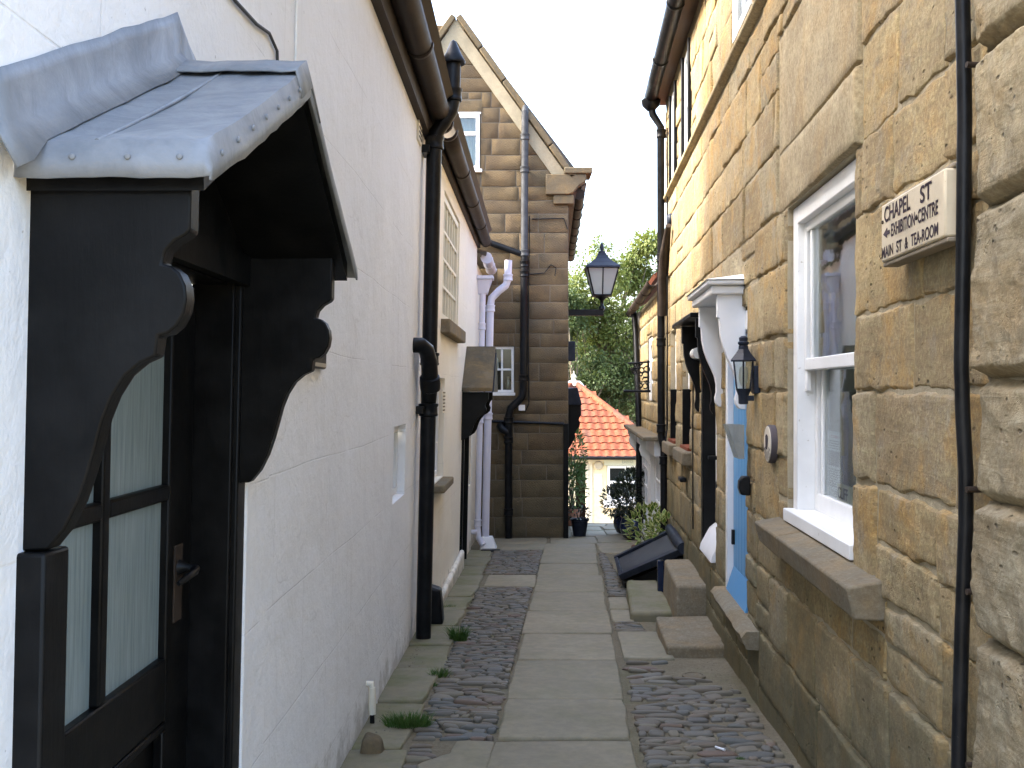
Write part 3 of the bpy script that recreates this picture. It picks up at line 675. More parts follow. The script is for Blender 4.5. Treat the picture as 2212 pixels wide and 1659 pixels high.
for v_ in [i/10 for i in range(11)]+[1.04]:
    for ds, dz in ((-.10, -.040), (-.05, -.012), (0, .012), (.05, -.012), (.10, -.040)): rc.v.append(tuple(LW(SM+ds, OO*min(v_, 1)+(.014 if v_ > 1 else 0), AZ+dz+.004-(.06 if v_ > 1 else 0)+.004*noise.noise(Vector((v_*5, ds*9, 0))))))
for i in range(11):
    for k in range(4): rc.f.append((5*i+k, 5*i+k+1, 5*i+k+6, 5*i+k+5)); rc.m.append(0)
rc.build('ridge_cap', 'lead', canopy, sm=True, thick=.004)
nail = MB().lathe((0, 0, 0), [(.005, -.002), (.005, .001), (.003, .002)], 10).mesh('nail', smooth_=True)
for k in range(7):
    u = .06+.13*k; link('nail', nail, 'grey_lead', canopy, M=LW.M(lerp(SA, SM, u), OO+.013, lerp(EZ, AZ, u)-.028)@Matrix.Rotation(-PI/2, 4, 'X'))
for o_ in (.09, .175, .255): link('nail', nail, 'grey_lead', canopy, M=Matrix.Translation(LW(SA-.013, o_, EZ-.026))@Matrix.Rotation(PI/2, 4, 'X'))
prof = [(-.02, 1.87), (.290, 1.87), (.290, 1.755), (.282, 1.748), (.262, 1.738), (.246, 1.722), (.240, 1.702), (.256, 1.699), (.272, 1.688), (.283, 1.668), (.286, 1.646), (.282, 1.624), (.270, 1.604), (.254, 1.592), (.236, 1.588), (.232, 1.556), (.205, 1.545), (.178, 1.525), (.155, 1.492), (.139, 1.455), (.127, 1.412), (.114, 1.368), (.097, 1.322), (.074, 1.280), (.045, 1.248), (-.02, 1.245)]
for s in (1.645, 2.862):
    MB().prism([LW(s, o*.88, z) for o, z in prof], LW.t*.045).build('bracket', 'black_paint', canopy, bevel=.004)
ti = MB(); ti.wbox(LW, 1.70, 2.86, .0, .03, 1.79, 1.87); ti.build('tie_board', 'black_paint', canopy); MB().prism([LW(1.66, .002, 1.86), LW(2.95, .002, 1.86), LW(2.30, .002, 2.18)], LW.n*.012).build('back_board', 'black_paint', canopy)
# pipes
X0 = 7.78
pl = [LW(X0, .085, z) for z in (g(X0)-.05, .5, 1.3, 1.7, 2.5, 3.36)]+[LW(X0, .10, 3.44), LW(X0, .15, 3.52), LW(X0, .20, 3.60), LW(X0, .215, 3.68), LW(X0, .215, 3.96)]
dp = pipe(pl, .057, 'black_iron', wh, [LW(X0, .085, 1.74), LW(X0, .085, 1.36), LW(X0, .085, 3.36), LW(X0, .213, 3.72)], 'soil_pipe')
MB().lathe(LW(X0, .215, 3.97), [(.088, -.015), (.092, 0), (.060, .06), (.022, .15), (.004, .165)], 20).build('vent_cowl', 'black_iron', dp, sm=True)
MB().tube([LW(7.42, -.02, 1.83), LW(7.44, .05, 1.83), LW(7.50, .085, 1.80), LW(7.60, .10, 1.72), LW(7.68, .10, 1.60), LW(7.74, .09, 1.50), LW(7.78, .085, 1.42)], [.055, .056, .058, .060, .062, .062, .058], 16).build('branch', 'black_iron', dp, sm=True)
MB().lathe(LW(7.70, .10, 1.56), [(.060, -.06), (.075, -.05), (.078, 0), (.075, .05), (.060, .06)], 16, M=Matrix.Rotation(.5, 3, 'X')).build('collar', 'black_iron', dp, sm=True)
for z in (1.36, 3.30):
    MB().wbox(LW, X0-.10, X0+.10, .0, .06, z-.03, z+.03).build('pipe_bracket', 'black_iron', dp, bevel=.006)
hp = MB(); hp.wbox(LW, 8.3, 8.42, .06, .16, -.25, .0); hp.wbox(LW, 8.29, 8.43, .05, .18, .0, .03)
# vent, cables, small fittings
v_ = MB(); v_.wbox(LW, 7.33, 7.55, .0, .016, 3.28, 3.48); v_ = v_.build('wall_vent', 'cream_paint', wh, bevel=.004)
for k in range(5): MB().wbox(LW, 7.36, 7.52, .014, .02, 3.305+.034*k, 3.318+.034*k).build('slat', 'rusty_iron', v_)
MB().tube([LW(2.2, .006, 2.62), LW(2.55, .006, 2.53), LW(2.74, .007, 2.53), LW(2.95, .007, 2.545), LW(3.1, .007, 2.57), LW(3.2, .007, 2.55), LW(3.24, .006, 2.40), LW(3.25, .006, 2.2)], .005, 8).build('cable', 'grey_pipe', wh, sm=True)
MB().tube([LW(3.47, .006, 1.9), LW(3.46, .006, 2.6), LW(3.45, .006, 3.6)], .005, 8).build('cable', 'white_paint', wh, sm=True)
sp = MB(); sp.tube([LW(5.46, .03, -.06), LW(5.46, .032, -.14), LW(5.46, .033, -.20)], [.019, .021, .020], 14); sp.tube([LW(5.46, -.01, -.04), LW(5.46, .03, -.04), LW(5.46, .03, -.07)], .016, 10)
sp.build('overflow_pipe', 'cream_paint', wh, sm=True); MB().tube([LW(5.46, .033, -.20), LW(5.46, .036, -.27)], .013, 10).build('overflow_spout', 'black_iron', wh, sm=True)
pq = thing('name_plaque', 'small black house name plaque fixed beside the lead canopied black door', 'plaque', LW(3.8, 0, 1.65))
b_ = MB().wbox(LW, 3.52, 4.04, .0, .022, 1.585, 1.76).build('board', 'black_paint', pq, bevel=.008); MB().wbox(LW, 3.55, 4.01, .022, .027, 1.592, 1.606).build('gilt_edge', 'plain_metal', pq)
text_part('VUE', LW, 3.74, .0235, 1.635, .075, 'fresh_white', pq, sx=1)
ab = MB(); ab.add([tuple(Vector((-.66, 4.95, g(4.95)))+Vector(q)) for q in ((-.07,-.06,-.02),(.05,-.07,-.02),(.06,.05,-.02),(-.06,.07,-.02),(-.05,-.05,.10),(.03,-.045,.085),(.04,.03,.09),(-.045,.05,.11))], [(0,3,2,1),(4,5,6,7),(0,1,5,4),(1,2,6,5),(2,3,7,6),(3,0,4,7)])
tag(ab.build('stone_block', 'coping_stone', bevel=.025, seg=3), 'rough grey stone block lying against the foot of the white wall', 'stone')

# ------------------------------------------------------------------ cream house (left, beyond)
ch = thing('cream_house', 'cream rendered house with white gutter and small black bracketed hood', 'house', (-.65, 11, g(11)))
cops = [(9.36, 11.2, 2.15, 3.32), (9.0, 9.80, .70, 1.62), (12.25, 13.05, -1.5, 1.44), (13.5, 13.95, .25, 1.24)]
wall_mesh(LC, 8.05, 14.35, -1.4, 3.64, cops, .12).build('wall', 'cream_render', ch)
for q in cops: room(LC, *q, -.2, .6, ch)
window(LC, 9.37, 11.19, 2.16, 3.31, -.015, 6, 4, ch, 'cream_paint', .06, .03)
window(LC, 9.01, 9.79, .71, 1.61, -.05, 3, 3, ch, 'fresh_white', .05, .025)
window(LC, 13.51, 13.94, .26, 1.23, -.06, 2, 3, ch, 'fresh_white', .05, .025)
MB().wbox(LC, 9.28, 11.28, -.02, .085, 2.02, 2.15).build('sill', 'sill_stone', ch, bevel=.015)
MB().wbox(LC, 8.92, 9.86, -.02, .10, .62, .69).build('sill', 'sill_stone', ch, bevel=.012)
roof_slab([LC(8.05, .14, 3.68), LC(14.4, .14, 3.68), LC(14.4, -3.2, 6.75), LC(8.05, -3.2, 6.75)], .08, 'roof_slate', ch)  # unseen slope, ridge height chosen to shape the shadow on the wall opposite
MB().wbox(LC, 8.06, 14.37, .0, .04, 3.48, 3.66).build('fascia', 'rusty_iron', ch)
gutter(LC, 8.25, 14.4, .115, 3.58, .072, 'rusty_iron', ch, 1.3)
MB().wbox(LC, 8.05, 12.2, .0, .06, -1.4, -.36).build('plinth', 'cream_render', ch, bevel=.03)
d2 = MB(); d2.wbox(LC, 12.26, 13.04, -.10, -.06, -1.3, 1.43); d2 = d2.build('door', 'black_paint', ch, bevel=.005)
MB().wbox(LC, 12.18, 12.26, -.04, .03, -1.2, 1.10).build('door_post', 'black_paint', ch, bevel=.005); MB().wbox(LC, 13.04, 13.10, -.04, .03, -1.2, 1.10).build('door_post', 'black_paint', ch, bevel=.005)
hood = MB()
for sa in (12.0, 13.3):
    a, b = LC(sa, -.005, 1.49), LC(12.65, -.005, 2.0); od = LC.n*.36; up = Vector((0, 0, .05))
    hood.hexa([a, a+od, b+od, b, a+up, a+od+up, b+od+up, b+up])
hood = hood.build('door_hood', 'coping_stone', ch, bevel=.01)
MB().prism([LC(12.04, .345, 1.49), LC(13.26, .345, 1.49), LC(12.65, .345, 1.97)], LC.n*.025).build('gable_board', 'black_paint', hood)
pr2 = [(-.02, 1.49), (.31, 1.49), (.31, 1.40), (.285, 1.37), (.27, 1.33), (.29, 1.29), (.28, 1.25), (.25, 1.22), (.21, 1.20), (.17, 1.15), (.14, 1.09), (.12, 1.02), (.09, .97), (.03, .93), (-.02, .93)]
for s in (12.08, 13.12): MB().prism([LC(s, o, z) for o, z in pr2], LC.t*.05).build('bracket', 'black_paint', hood, bevel=.004)
v_ = MB().wbox(LC, 9.42, 9.62, .0, .02, 1.30, 1.52).build('wall_vent', 'cream_paint', ch, bevel=.004)
for k in range(6): MB().wbox(LC, 9.44, 9.60, .018, .026, 1.32+.032*k, 1.332+.032*k).build('slat', 'sill_stone', v_)
MB().prism([LC(8.35, .0, g(8.4)+.02), LC(8.35, .16, g(8.4)+.02), LC(8.35, .13, g(8.4)+.30), LC(8.35, .0, g(8.4)+.34)], LC.t*.16).build('drain_hopper', 'black_iron', ch, bevel=.02)
# low link wall behind, its white gutter and pipes
lk = MB(); lk.wbox(LC, 14.35, 15.98, -3, -.02, -1.4, 3.3); lk.build('link_wall', 'cream_render', ch)
roof_slab([LC(14.3, .12, 3.38), LC(15.95, .12, 3.38), LC(15.95, -3.2, 4.3), LC(14.3, -3.2, 4.3)], .05, 'roof_slate', ch)
gutter(LC, 14.42, 15.8, .13, 3.36, .075, 'lilac_plastic', ch, .6)
MB().lathe(LC(14.42, .13, 3.36), [(.075, -.004), (.075, .004)], 20, M=Matrix.Rotation(PI/2, 3, 'X')).build('gutter_end', 'lilac_plastic', ch)
zf = g(14.4)
hpx = MB(); hpx.hexa([LC(14.38, .02, 2.85), LC(14.52, .02, 2.85), LC(14.52, .15, 2.85), LC(14.38, .15, 2.85), LC(14.34, .01, 3.05), LC(14.56, .01, 3.05), LC(14.56, .21, 3.05), LC(14.34, .21, 3.05)]); hpx.hexa([LC(14.32, .0, 3.052), LC(14.58, .0, 3.052), LC(14.58, .23, 3.052), LC(14.32, .23, 3.052), LC(14.32, .0, 3.10), LC(14.58, .0, 3.10), LC(14.58, .23, 3.10), LC(14.32, .23, 3.10)])
w1 = pipe([LC(14.42, .085, 2.86), LC(14.42, .085, zf+.30), LC(14.40, .10, zf+.16), LC(14.36, .17, zf+.06)], .042, 'lilac_plastic', ch, [LC(14.42, .085, 1.1), LC(14.42, .085, 2.4), LC(14.42, .085, zf+.36)])
hpx.build('hopper', 'lilac_plastic', w1, bevel=.006)
MB().tube([LC(14.38, -.02, zf+.24), LC(14.38, .085, zf+.24)], .035, 12).build('waste_pipe', 'lilac_plastic', w1, sm=True)
c0 = lambda z, o=.19: LC(14.52, o, z)
w2 = pipe([c0(zf-.03), c0(2.70), c0(2.80, .205), c0(2.90, .30), c0(2.98, .40), c0(3.06, .425), c0(3.33, .43)], .052, 'lilac_plastic', ch, [c0(2.66), c0(3.09, .428), c0(1.15)], 'vent_pipe')
MB().hexa([LC(14.40, .12, zf-.02), LC(14.66, .12, zf-.02), LC(14.66, .36, zf-.02), LC(14.40, .36, zf-.02), LC(14.46, .14, zf+.16), LC(14.6, .14, zf+.16), LC(14.6, .29, zf+.16), LC(14.46, .29, zf+.16)]).build('pipe_foot', 'fresh_white', w2, bevel=.01)
tag(MB().box(-.42, -.16, 14.05, 14.17, g(14.1)-.01, g(14.1)+.022).build('drain_grate', 'black_iron', bevel=.006), 'small dark drain grate in the paving below the lilac pipes', 'drain')

# ------------------------------------------------------------------ brown stone house with the gable
gh = thing('gabled_house', 'brown sandstone house with tall steep gable end facing the lane', 'house', (-.5, 16, g(16)))
AX, AZ_, ER, EZ_ = -.86, 7.22, .87, 4.80
gsl = (AZ_-EZ_)/(ER-AX)
gops = [(-1.05, -.49, 4.90, 5.79), (-.345, .035, 1.47, 2.20)]
wm = wall_mesh(GW, -2.59, ER, -1.8, EZ_, [gops[1]], .10)
# triangle above eaves, with the upper window
def gx(z): return (AZ_-z)/gsl
def tri(z0, z1, x0=None, x1=None):
    a0 = AX-gx(z0) if x0 is None else x0; a1 = AX-gx(z1) if x0 is None else x0; b0 = AX+gx(z0) if x1 is None else x1; b1 = AX+gx(z1) if x1 is None else x1
    wm.add([GW(a0,0,z0), GW(b0,0,z0), GW(b1,0,z1), GW(a1,0,z1)], [(0,1,2,3)])
tri(EZ_, 4.90); tri(4.90, 5.79, None, -1.05); tri(4.90, 5.79, -.49, None); tri(5.79, AZ_-.001)
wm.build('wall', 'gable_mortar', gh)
for q in gops: room(GW, *q, -.10, .7, gh)
rows = []; z = -1.55
while z < 7.1: h = random.uniform(.20, .31); rows.append((z, min(z+h, 7.15))); z += h
kneel = (.50, 1.3, 4.48, 4.95)
def gop(r):
    return dict(proud=random.uniform(.005, .011), rough=.004, kind=0, cell=.09, gap=.005, er=.006, wob=.008)
def grange(z0, z1): return (-1.35, ER if z1 < EZ_ else AX+gx(z1)-.02)
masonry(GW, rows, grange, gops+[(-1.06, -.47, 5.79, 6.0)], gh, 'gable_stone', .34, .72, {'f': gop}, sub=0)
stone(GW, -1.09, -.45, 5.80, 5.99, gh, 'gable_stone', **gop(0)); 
# coping along the verges
for sg in (1, -1):
    a = Vector((AX, 0, AZ_+.02)); b = Vector((AX+sg*(ER-AX+.05), 0, EZ_-.05)); dv = (b-a); nn = Vector((sg*gsl, 0, 1)).normalized(); K = 5
    for i in range(K):
        p, q = a+dv*(i/K), a+dv*((i+1)/K-.006); h0 = .09
        MB().hexa([p+Vector((0,15.90,0)), q+Vector((0,15.90,0)), q+Vector((0,16.35,0)), p+Vector((0,16.35,0)), p+nn*h0+Vector((0,15.90,0)), q+nn*h0+Vector((0,15.90,0)), q+nn*h0+Vector((0,16.35,0)), p+nn*h0+Vector((0,16.35,0))]).build('coping', 'coping_stone', gh, bevel=.012)
    f0 = -.02; t_ = -.20   # pale mortar fillet under the coping
    MB().hexa([a+nn*t_+Vector((0,15.972,0)), b+nn*t_+Vector((0,15.972,0)), b+nn*t_+Vector((0,16.0,0)), a+nn*t_+Vector((0,16.0,0)), a+nn*f0+Vector((0,15.955,0)), b+nn*f0+Vector((0,15.955,0)), b+nn*f0+Vector((0,16.0,0)), a+nn*f0+Vector((0,16.0,0))]).build('mortar_fillet', 'mortar', gh)
kp = [(.52, 4.52), (.86, 4.52), (.93, 4.54), (.98, 4.60), (1.03, 4.66), (1.10, 4.70), (1.14, 4.74), (1.14, 4.83), (.52, 4.83)]
MB().prism([(x, 15.90, z) for x, z in kp], (0, .45, 0)).build('kneeler', 'coping_stone', gh, bevel=.012)
MB().box(.80, 1.23, 15.87, 16.40, 4.835, 4.93).build('kneeler_cap', 'coping_stone', gh, bevel=.015)
MB().box(.64, .95, 15.93, 16.2, 4.38, 4.515).build('kneeler_block', 'coping_stone', gh, bevel=.01)
# side wall, roof, eaves gutter
MB().hexa([(.66,16.02,-1.8), (.868,16.02,-1.8), (1.16,24,-2), (.9,24,-2), (.66,16.02,4.78), (.868,16.02,4.78), (1.16,24,4.78), (.9,24,4.78)]).build('side_wall', 'brown_wood', gh)
roof_slab([(1.08, 16.1, 4.66), (1.36, 24, 4.66), (-.6, 24, 7.22), (AX, 16.1, 7.22)], .1, 'roof_slate', gh); roof_slab([(-2.8, 16.1, 4.6), (-2.8, 24, 4.6), (-.6, 24, 7.22), (AX, 16.1, 7.22)], .1, 'roof_slate', gh)
eg = MB(); ep = [Vector((1.05+.036*i, 16.12+i*.95, 4.56)) for i in range(9)]
eg.tube(ep, .085, 12); eg = eg.build('eaves_gutter', 'rusty_iron', gh, sm=True)
for p in ep[1:]: MB().tube([p-Vector((0,.03,0)), p+Vector((0,.03,0))], .10, 12).build('gutter_joint', 'rusty_iron', eg, sm=True)
MB().hexa([(.88,16.1,4.42), (.97,16.1,4.42), (1.27,24,4.42), (1.17,24,4.42), (.88,16.1,4.60), (1.0,16.1,4.60), (1.28,24,4.60), (1.17,24,4.60)]).build('eaves_board', 'brown_wood', gh)
w = window(GW, -1.04, -.50, 4.92, 5.77, .02, 1, 1, gh, 'fresh_white', .055, .05); MB().wbox(GW, -.985, -.555, -.03, .03, 5.44, 5.50).build('transom', 'fresh_white', w, bevel=.004); MB().wbox(GW, -1.08, -.46, -.02, .07, 4.87, 4.918).build('sill', 'fresh_white', w, bevel=.006); MB().wbox(GW, -1.06, -.48, -.01, .03, 5.775, 5.80).build('head_drip', 'fresh_white', w)
curtain(GW, -.56, -.84, 4.95, 5.75, -.14, gh, 24, .015, tie=.7)
w = window(GW, -.34, .03, 1.48, 2.19, -.03, 2, 2, gh, 'white_paint', .04, .03); MB().wbox(GW, -.36, .05, -.05, .02, 1.43, 1.478).build('sill', 'white_paint', w, bevel=.005)
MB().lathe(GW(-.06, -.2, 1.53), [(.03,0),(.04,.02),(.042,.1),(.02,.15),(.02,.2)], 12).build('jar', 'plain_metal', gh, sm=True)
MB().prism([GW(-.31, -.15, 1.85), GW(-.2, -.15, 1.85), GW(-.22, -.15, 2.0), GW(-.27, -.15, 2.1), GW(-.31, -.15, 2.12)], (0, .01, 0)).build('paper_scrap', 'paper', gh)
G = lambda x, z, o=.085: GW(x, o, z)
gp = pipe([G(.20, 5.80), G(.20, 5.6), G(.19, 3.6)], .055, 'grey_pipe', gh, [G(.20, 5.4), G(.195, 4.9), G(.19, 3.62)], 'vent_pipe')
MB().tube([G(.20, 5.78), G(.20, 5.86, .06), G(.20, 5.87, .0)], .055, 14).build('elbow', 'grey_pipe', gp, sm=True)
pipe([G(.19, 3.6), G(.175, 1.55), G(.16, 1.42), G(.08, 1.33), G(-.02, 1.24), G(-.05, 1.12), G(-.055, g(16)-.05)], .057, 'black_iron', gh, [G(.19, 3.3), G(.19, 3.45), G(.178, 1.7), G(-.05, 1.05), G(-.055, .75), G(-.055, -.35)])
MB().tube([G(-.68, 3.90), G(.16, 3.60)], .048, 12).build('branch_pipe', 'black_iron', gh, sm=True)
MB().tube([G(-.16, .96, .0), G(-.18, .96, .06), G(-.16, .93, .09), G(-.06, .86, .09)], .06, 12).build('branch', 'black_iron', gh, sm=True)
MB().wbox(GW, .10, .20, .02, .07, 1.20, 1.29).build('junction_box', 'fresh_white', gh, bevel=.006)
for pts in ([(.27, 4.2), (.25, 2.5), (.26, 1.3), (.20, 1.18)], [(.30, 4.15), (.8, 4.16), (.855, 4.0)], [(.27, 3.3), (.5, 3.32), (.60, 3.45), (.68, 3.40), (.66, 3.27)], [(-.42, 1.04), (.2, 1.02), (.80, 1.0)]):
    MB().tube([G(x, z, .03) for x, z in pts], .009 if pts[0][0] > 0 else .022, 6).build('cable', 'black_iron', gh, sm=True)
MB().wbox(GW, .79, .868, .03, .06, g(16)-.1, 1.0).build('corner_post', 'black_paint', gh, bevel=.006)
# hood on its lane side
hd = MB(); hd.hexa([(.875,16.6,1.28),(1.12,16.6,1.28),(1.14,17.9,1.28),(.93,17.9,1.28),(.875,16.6,1.54),(1.05,16.6,1.56),(1.08,17.9,1.56),(.93,17.9,1.56)]); hd = hd.build('side_hood', 'dark_navy', gh, bevel=.01)
hp_ = [(.0, 1.28), (.24, 1.28), (.24, 1.12), (.215, 1.08), (.205, 1.04), (.225, 1.0), (.215, .93), (.17, .88), (.14, .82), (.145, .77), (.11, .69), (.06, .60), (.0, .52)]
for y, x in ((16.65, .87), (17.8, .93)): MB().prism([(x+o, y, z) for o, z in hp_], (0, .06, 0)).build('bracket', 'black_paint', hd, bevel=.004)
MB().box(.86, .99, 16.2, 16.3, 1.97, 2.28).build('meter_box', 'dark_navy', gh, bevel=.01)

# street lamp on the gable corner
sl = thing('street_lamp', 'black street lantern with tapered glass panes on wall bracket', 'lamp', (.9, 16.5, 2.8))
LX, LY = 1.43, 16.5
MB().box(.86, LX+.03, LY-.03, LY+.03, 2.70, 2.80).build('bracket_arm', 'black_iron', sl, bevel=.006)
MB().lathe((LX, LY, 2.80), [(.05,0),(.05,.04),(.028,.06),(.028,.14),(.05,.16),(.10,.20),(.155,.215)], 12).build('stem', 'black_iron', sl, sm=True)
for sg in (1, -1):
    pts = [Vector((LX+sg*(.05+.10*math.sin(a)*(1-a/8)), LY, 2.86+.05*a)) for a in (0, .5, 1, 1.5, 2, 2.5, 3)]; MB().tube(pts, .008, 6).build('scroll', 'black_iron', sl, sm=True)
zb, zt, rb, rt = 3.02, 3.45, .135, .245
cn = [(-1,-1),(1,-1),(1,1),(-1,1)]; fm = MB()
for a, b in cn: fm.tube([(LX+a*rb, LY+b*rb, zb), (LX+a*rt, LY+b*rt, zt)], .013, 6)
for i in range(4):
    a, b = cn[i], cn[(i+1)%4]
    for r_, z in ((rb, zb), (rt, zt)): fm.tube([(LX+a[0]*r_, LY+a[1]*r_, z), (LX+b[0]*r_, LY+b[1]*r_, z)], .016, 6)
fm.tube([(LX, LY-rb, zb), (LX, LY-rt, zt)], .011, 6)
fm.build('lantern_frame', 'black_iron', sl)
for i in range(4):
    a, b = cn[i], cn[(i+1)%4]; MB().add([(LX+a[0]*rb, LY+a[1]*rb, zb), (LX+b[0]*rb, LY+b[1]*rb, zb), (LX+b[0]*rt, LY+b[1]*rt, zt), (LX+a[0]*rt, LY+a[1]*rt, zt)], [(0,1,2,3)]).build('pane', 'milk_pane' if 'milk_pane' in MAT else 'acrylic', sl, thick=.004)
rf = MB(); R_ = [(.27, 3.45), (.265, 3.475), (.19, 3.53), (.11, 3.60), (.07, 3.66), (.065, 3.69)]
for r_, z in R_: rf.v += [(LX+a*r_, LY+b*r_, z) for a, b in cn]
rf.f = [(4*k+i, 4*k+(i+1)%4, 4*k+4+(i+1)%4, 4*k+4+i) for k in range(5) for i in range(4)]+[(0,1,2,3),(20,21,22,23)]; rf.m = [0]*len(rf.f)
rf.build('lantern_roof', 'dark_navy', sl); MB().lathe((LX, LY, 3.69), [(.06,0),(.06,.03),(.025,.045),(.03,.07),(.035,.10),(.02,.15),(.004,.19)], 10).build('finial', 'dark_navy', sl, sm=True)

# ------------------------------------------------------------------ golden stone house (right)
rh = thing('stone_house', 'golden sandstone house with white sash window and two hooded doors', 'house', (1.5, 6, g(6)))
RE = 11.8
rops = [(3.88, 5.12, .86, 2.40), (6.30, 7.24, .10, 2.02), (7.66, 8.52, .20, 1.98), (9.35, 10.08, .96, 2.15), (10.68, 11.34, .96, 2.15),
        (6.13, 6.85, 3.78, 4.70), (9.3, 9.82, 3.70, 4.66), (10.58, 11.1, 3.70, 4.66)]
wall_mesh(RW, 2.58, RE, -1.6, 4.85, rops, .13).build('wall', 'mortar', rh)
for i, q in enumerate(rops): room(RW, *q, -.22, 1.0 if i == 0 else .5, rh, 'pale_room' if i == 0 else 'interior')
MB().wbox(RW, RE-.3, RE-.002, -4, -.01, -1.6, 4.85).build('end_wall', 'mortar', rh)
special = [(3.78, 5.32, 2.40, 2.70), (3.78, 5.32, 2.70, 3.30)]
stone(RW, *special[0], rh, 'smooth_stone', proud=.016, rough=.004, cell=.04, gap=.002, name='lintel', er=.012, wob=.01)
stone(RW, *special[1], rh, 'smooth_stone', proud=.012, rough=.005, kind=0, cell=.04, gap=.003, er=.010, wob=.01)
rows = []; z = -1.15
for h in (.34, .30, .36, .31, .36, .27, .38, .33, .28, .36, .27, .34, .30, .36, .28, .33, .34, .30, .33, .30): rows.append((z, z+h)); z += h
rows = [(a, min(b, 4.8)) for a, b in rows if a < 4.75]
def ropt(r):
    s = (r[0]+r[1])/2; z = (r[2]+r[3])/2; k = random.choice((0, 0, 0, 1, 1, 3)) if z > .6 else random.choice((0, 0, 0, 3))
    return dict(proud=random.uniform(.007, .019), rough=random.uniform(.0035, .009), kind=k, cell=.018 if s < 5.2 else (.028 if s < 7.5 else .045), gap=random.uniform(.002, .008), er=random.uniform(.006, .014), wob=.03)
strc = (2.7, RE, 3.60, 3.70)
masonry(RW, rows, lambda a, b: (2.59, RE), rops+special+[strc, (9.25, 10.2, .84, .96), (10.6, 11.45, .84, .96)], rh, 'gold_stone', .36, .98, {'f': ropt}, sub=.2)
# string course with dark drip underneath
for i in range(10):
    a = 2.75+(RE-2.75)*i/10; b = 2.75+(RE-2.75)*(i+1)/10
    MB().prism([RW(a+.004, -.01, 3.635), RW(a+.004, .03, 3.64), RW(a+.004, .055, 3.655), RW(a+.004, .055, 3.685), RW(a+.004, -.01, 3.70)], RW.t*(b-a-.008)).build('string_course', 'smooth_stone', rh, bevel=.008)
# big sash window
O = -.025; W_ = RW
fm = MB(); a, b, c, d = 3.885, 5.115, .87, 2.395
for p in ((a, a+.085, c, d), (b-.085, b, c, d)): fm.wbox(W_, p[0], p[1], O-.14, O, p[2], p[3])
fm.wbox(W_, a+.085, b-.085, O-.14, O-.001, d-.085, d); fm.wbox(W_, a-.0, b+.0, O-.13, O+.05, c-.005, c+.055)
sw = fm.build('window', 'white_paint', rh, bevel=.005)
for nm, z0, z1, oo in (('sash', 1.60, 2.31, O-.035), ('sash', .925, 1.655, O-.085)):
    m_ = MB(); e = .045; s0, s1 = a+.085, b-.085; lo = .085 if z0 < 1 else .055
    m_.wbox(W_, s0, s0+e, oo-.04, oo, z0, z1); m_.wbox(W_, s1-e, s1, oo-.04, oo, z0, z1); m_.wbox(W_, s0+e, s1-e, oo-.04, oo-.001, z1-.045, z1); m_.wbox(W_, s0+e, s1-e, oo-.04, oo+(.008 if lo == .055 else 0), z0, z0+lo)
    for q in (s0+.11, s1-.11): m_.wbox(W_, q-.012, q+.012, oo-.034, oo-.006, z0+lo, z1-.045)
    m_.build(nm, 'white_paint', sw, bevel=.004)
    qs = [s0+e, s0+.11, s1-.11, s1-e]
    for k in range(3): MB().wbox(W_, qs[k], qs[k+1], oo-.022, oo-.018, z0+lo, z1-.045).build('pane', 'glass', sw)
MB().wbox(W_, b-.13, b-.088, O-.06, O-.037, 1.50, 1.598).build('sash_horn', 'white_paint', sw, bevel=.004)
curtain(RW, 3.95, 4.50, .9, 2.34, O-.20, rh, 40, .02); curtain(RW, 4.50, 5.08, .9, 2.34, O-.24, rh, 30, .02, mat_='blind')
# notices standing behind the lower pane
nt = thing('paper_notice', 'printed paper notice stuck inside the white sash window', 'notice', RW(4.6, O-.1, 1))
ON = O-.110
MB().wbox(RW, 4.66, 4.90, ON-.002, ON-.0005, 1.012, 1.315).build('sheet', 'paper', nt)
text_part('CLIFF', RW, 4.84, ON, 1.283, .022, 'red_ink', nt); text_part('HEAD', RW, 4.765, ON, 1.283, .022, 'red_ink', nt)
for k in range(4): MB().wbox(RW, 4.69, 4.875, ON-.0005, ON+.0004, 1.268-.011*k, 1.272-.011*k).build('text_line', 'ink', nt)
for a_ in (4.675, 4.782): MB().wbox(RW, a_, a_+.102, ON-.0005, ON+.0004, 1.155, 1.225).build('photo', 'photo_print', nt)
for k in range(8): MB().wbox(RW, 4.69, 4.875-.012*(k % 3), ON-.0005, ON+.0004, 1.138-.011*k, 1.142-.011*k).build('text_line', 'ink', nt)
MB().wbox(RW, 4.67, 4.75, ON-.0005, ON+.0004, 1.015, 1.048).build('photo', 'photo_print', nt)
nc = thing('name_card', 'low grey name card standing inside the white sash window', 'card', RW(4.4, ON, 1))
MB().wbox(RW, 4.02, 4.69, ON+.001, ON+.003, 1.008, 1.085).build('card', 'card', nc)
text_part('CLIFF', RW, 4.68, ON+.0034, 1.022, .072, 'ink', nc, bold=.001, sx=1.0); text_part('HEAD', RW, 4.43, ON+.0034, 1.022, .072, 'ink', nc, bold=.001)
# sill: two rough stones
for s0, s1 in ((3.50, 4.74), (4.745, 5.30)):
    MB().hexa([RW(s0, -.02, .72), RW(s1, -.02, .72), RW(s1, .11, .735), RW(s0, .11, .725), RW(s0, -.02, .865), RW(s1, -.02, .865), RW(s1, .135, .835), RW(s0, .135, .835)]).build('sill', 'sill_stone', rh, bevel=.009, seg=2)
# upper windows
for q in rops[5:]:
    w = window(RW, q[0]+.01, q[1]-.01, q[2]+.01, q[3]-.01, .012, 2, 2, rh, 'white_paint', .06, .03, split=1)
    if q[0] > 9:
        for e0, e1 in ((q[0]-.05, q[0]+.008), (q[1]-.008, q[1]+.05)): MB().wbox(RW, e0, e1, -.05, .04, q[2], q[3]).build('window_surround', 'black_paint', w, bevel=.004)
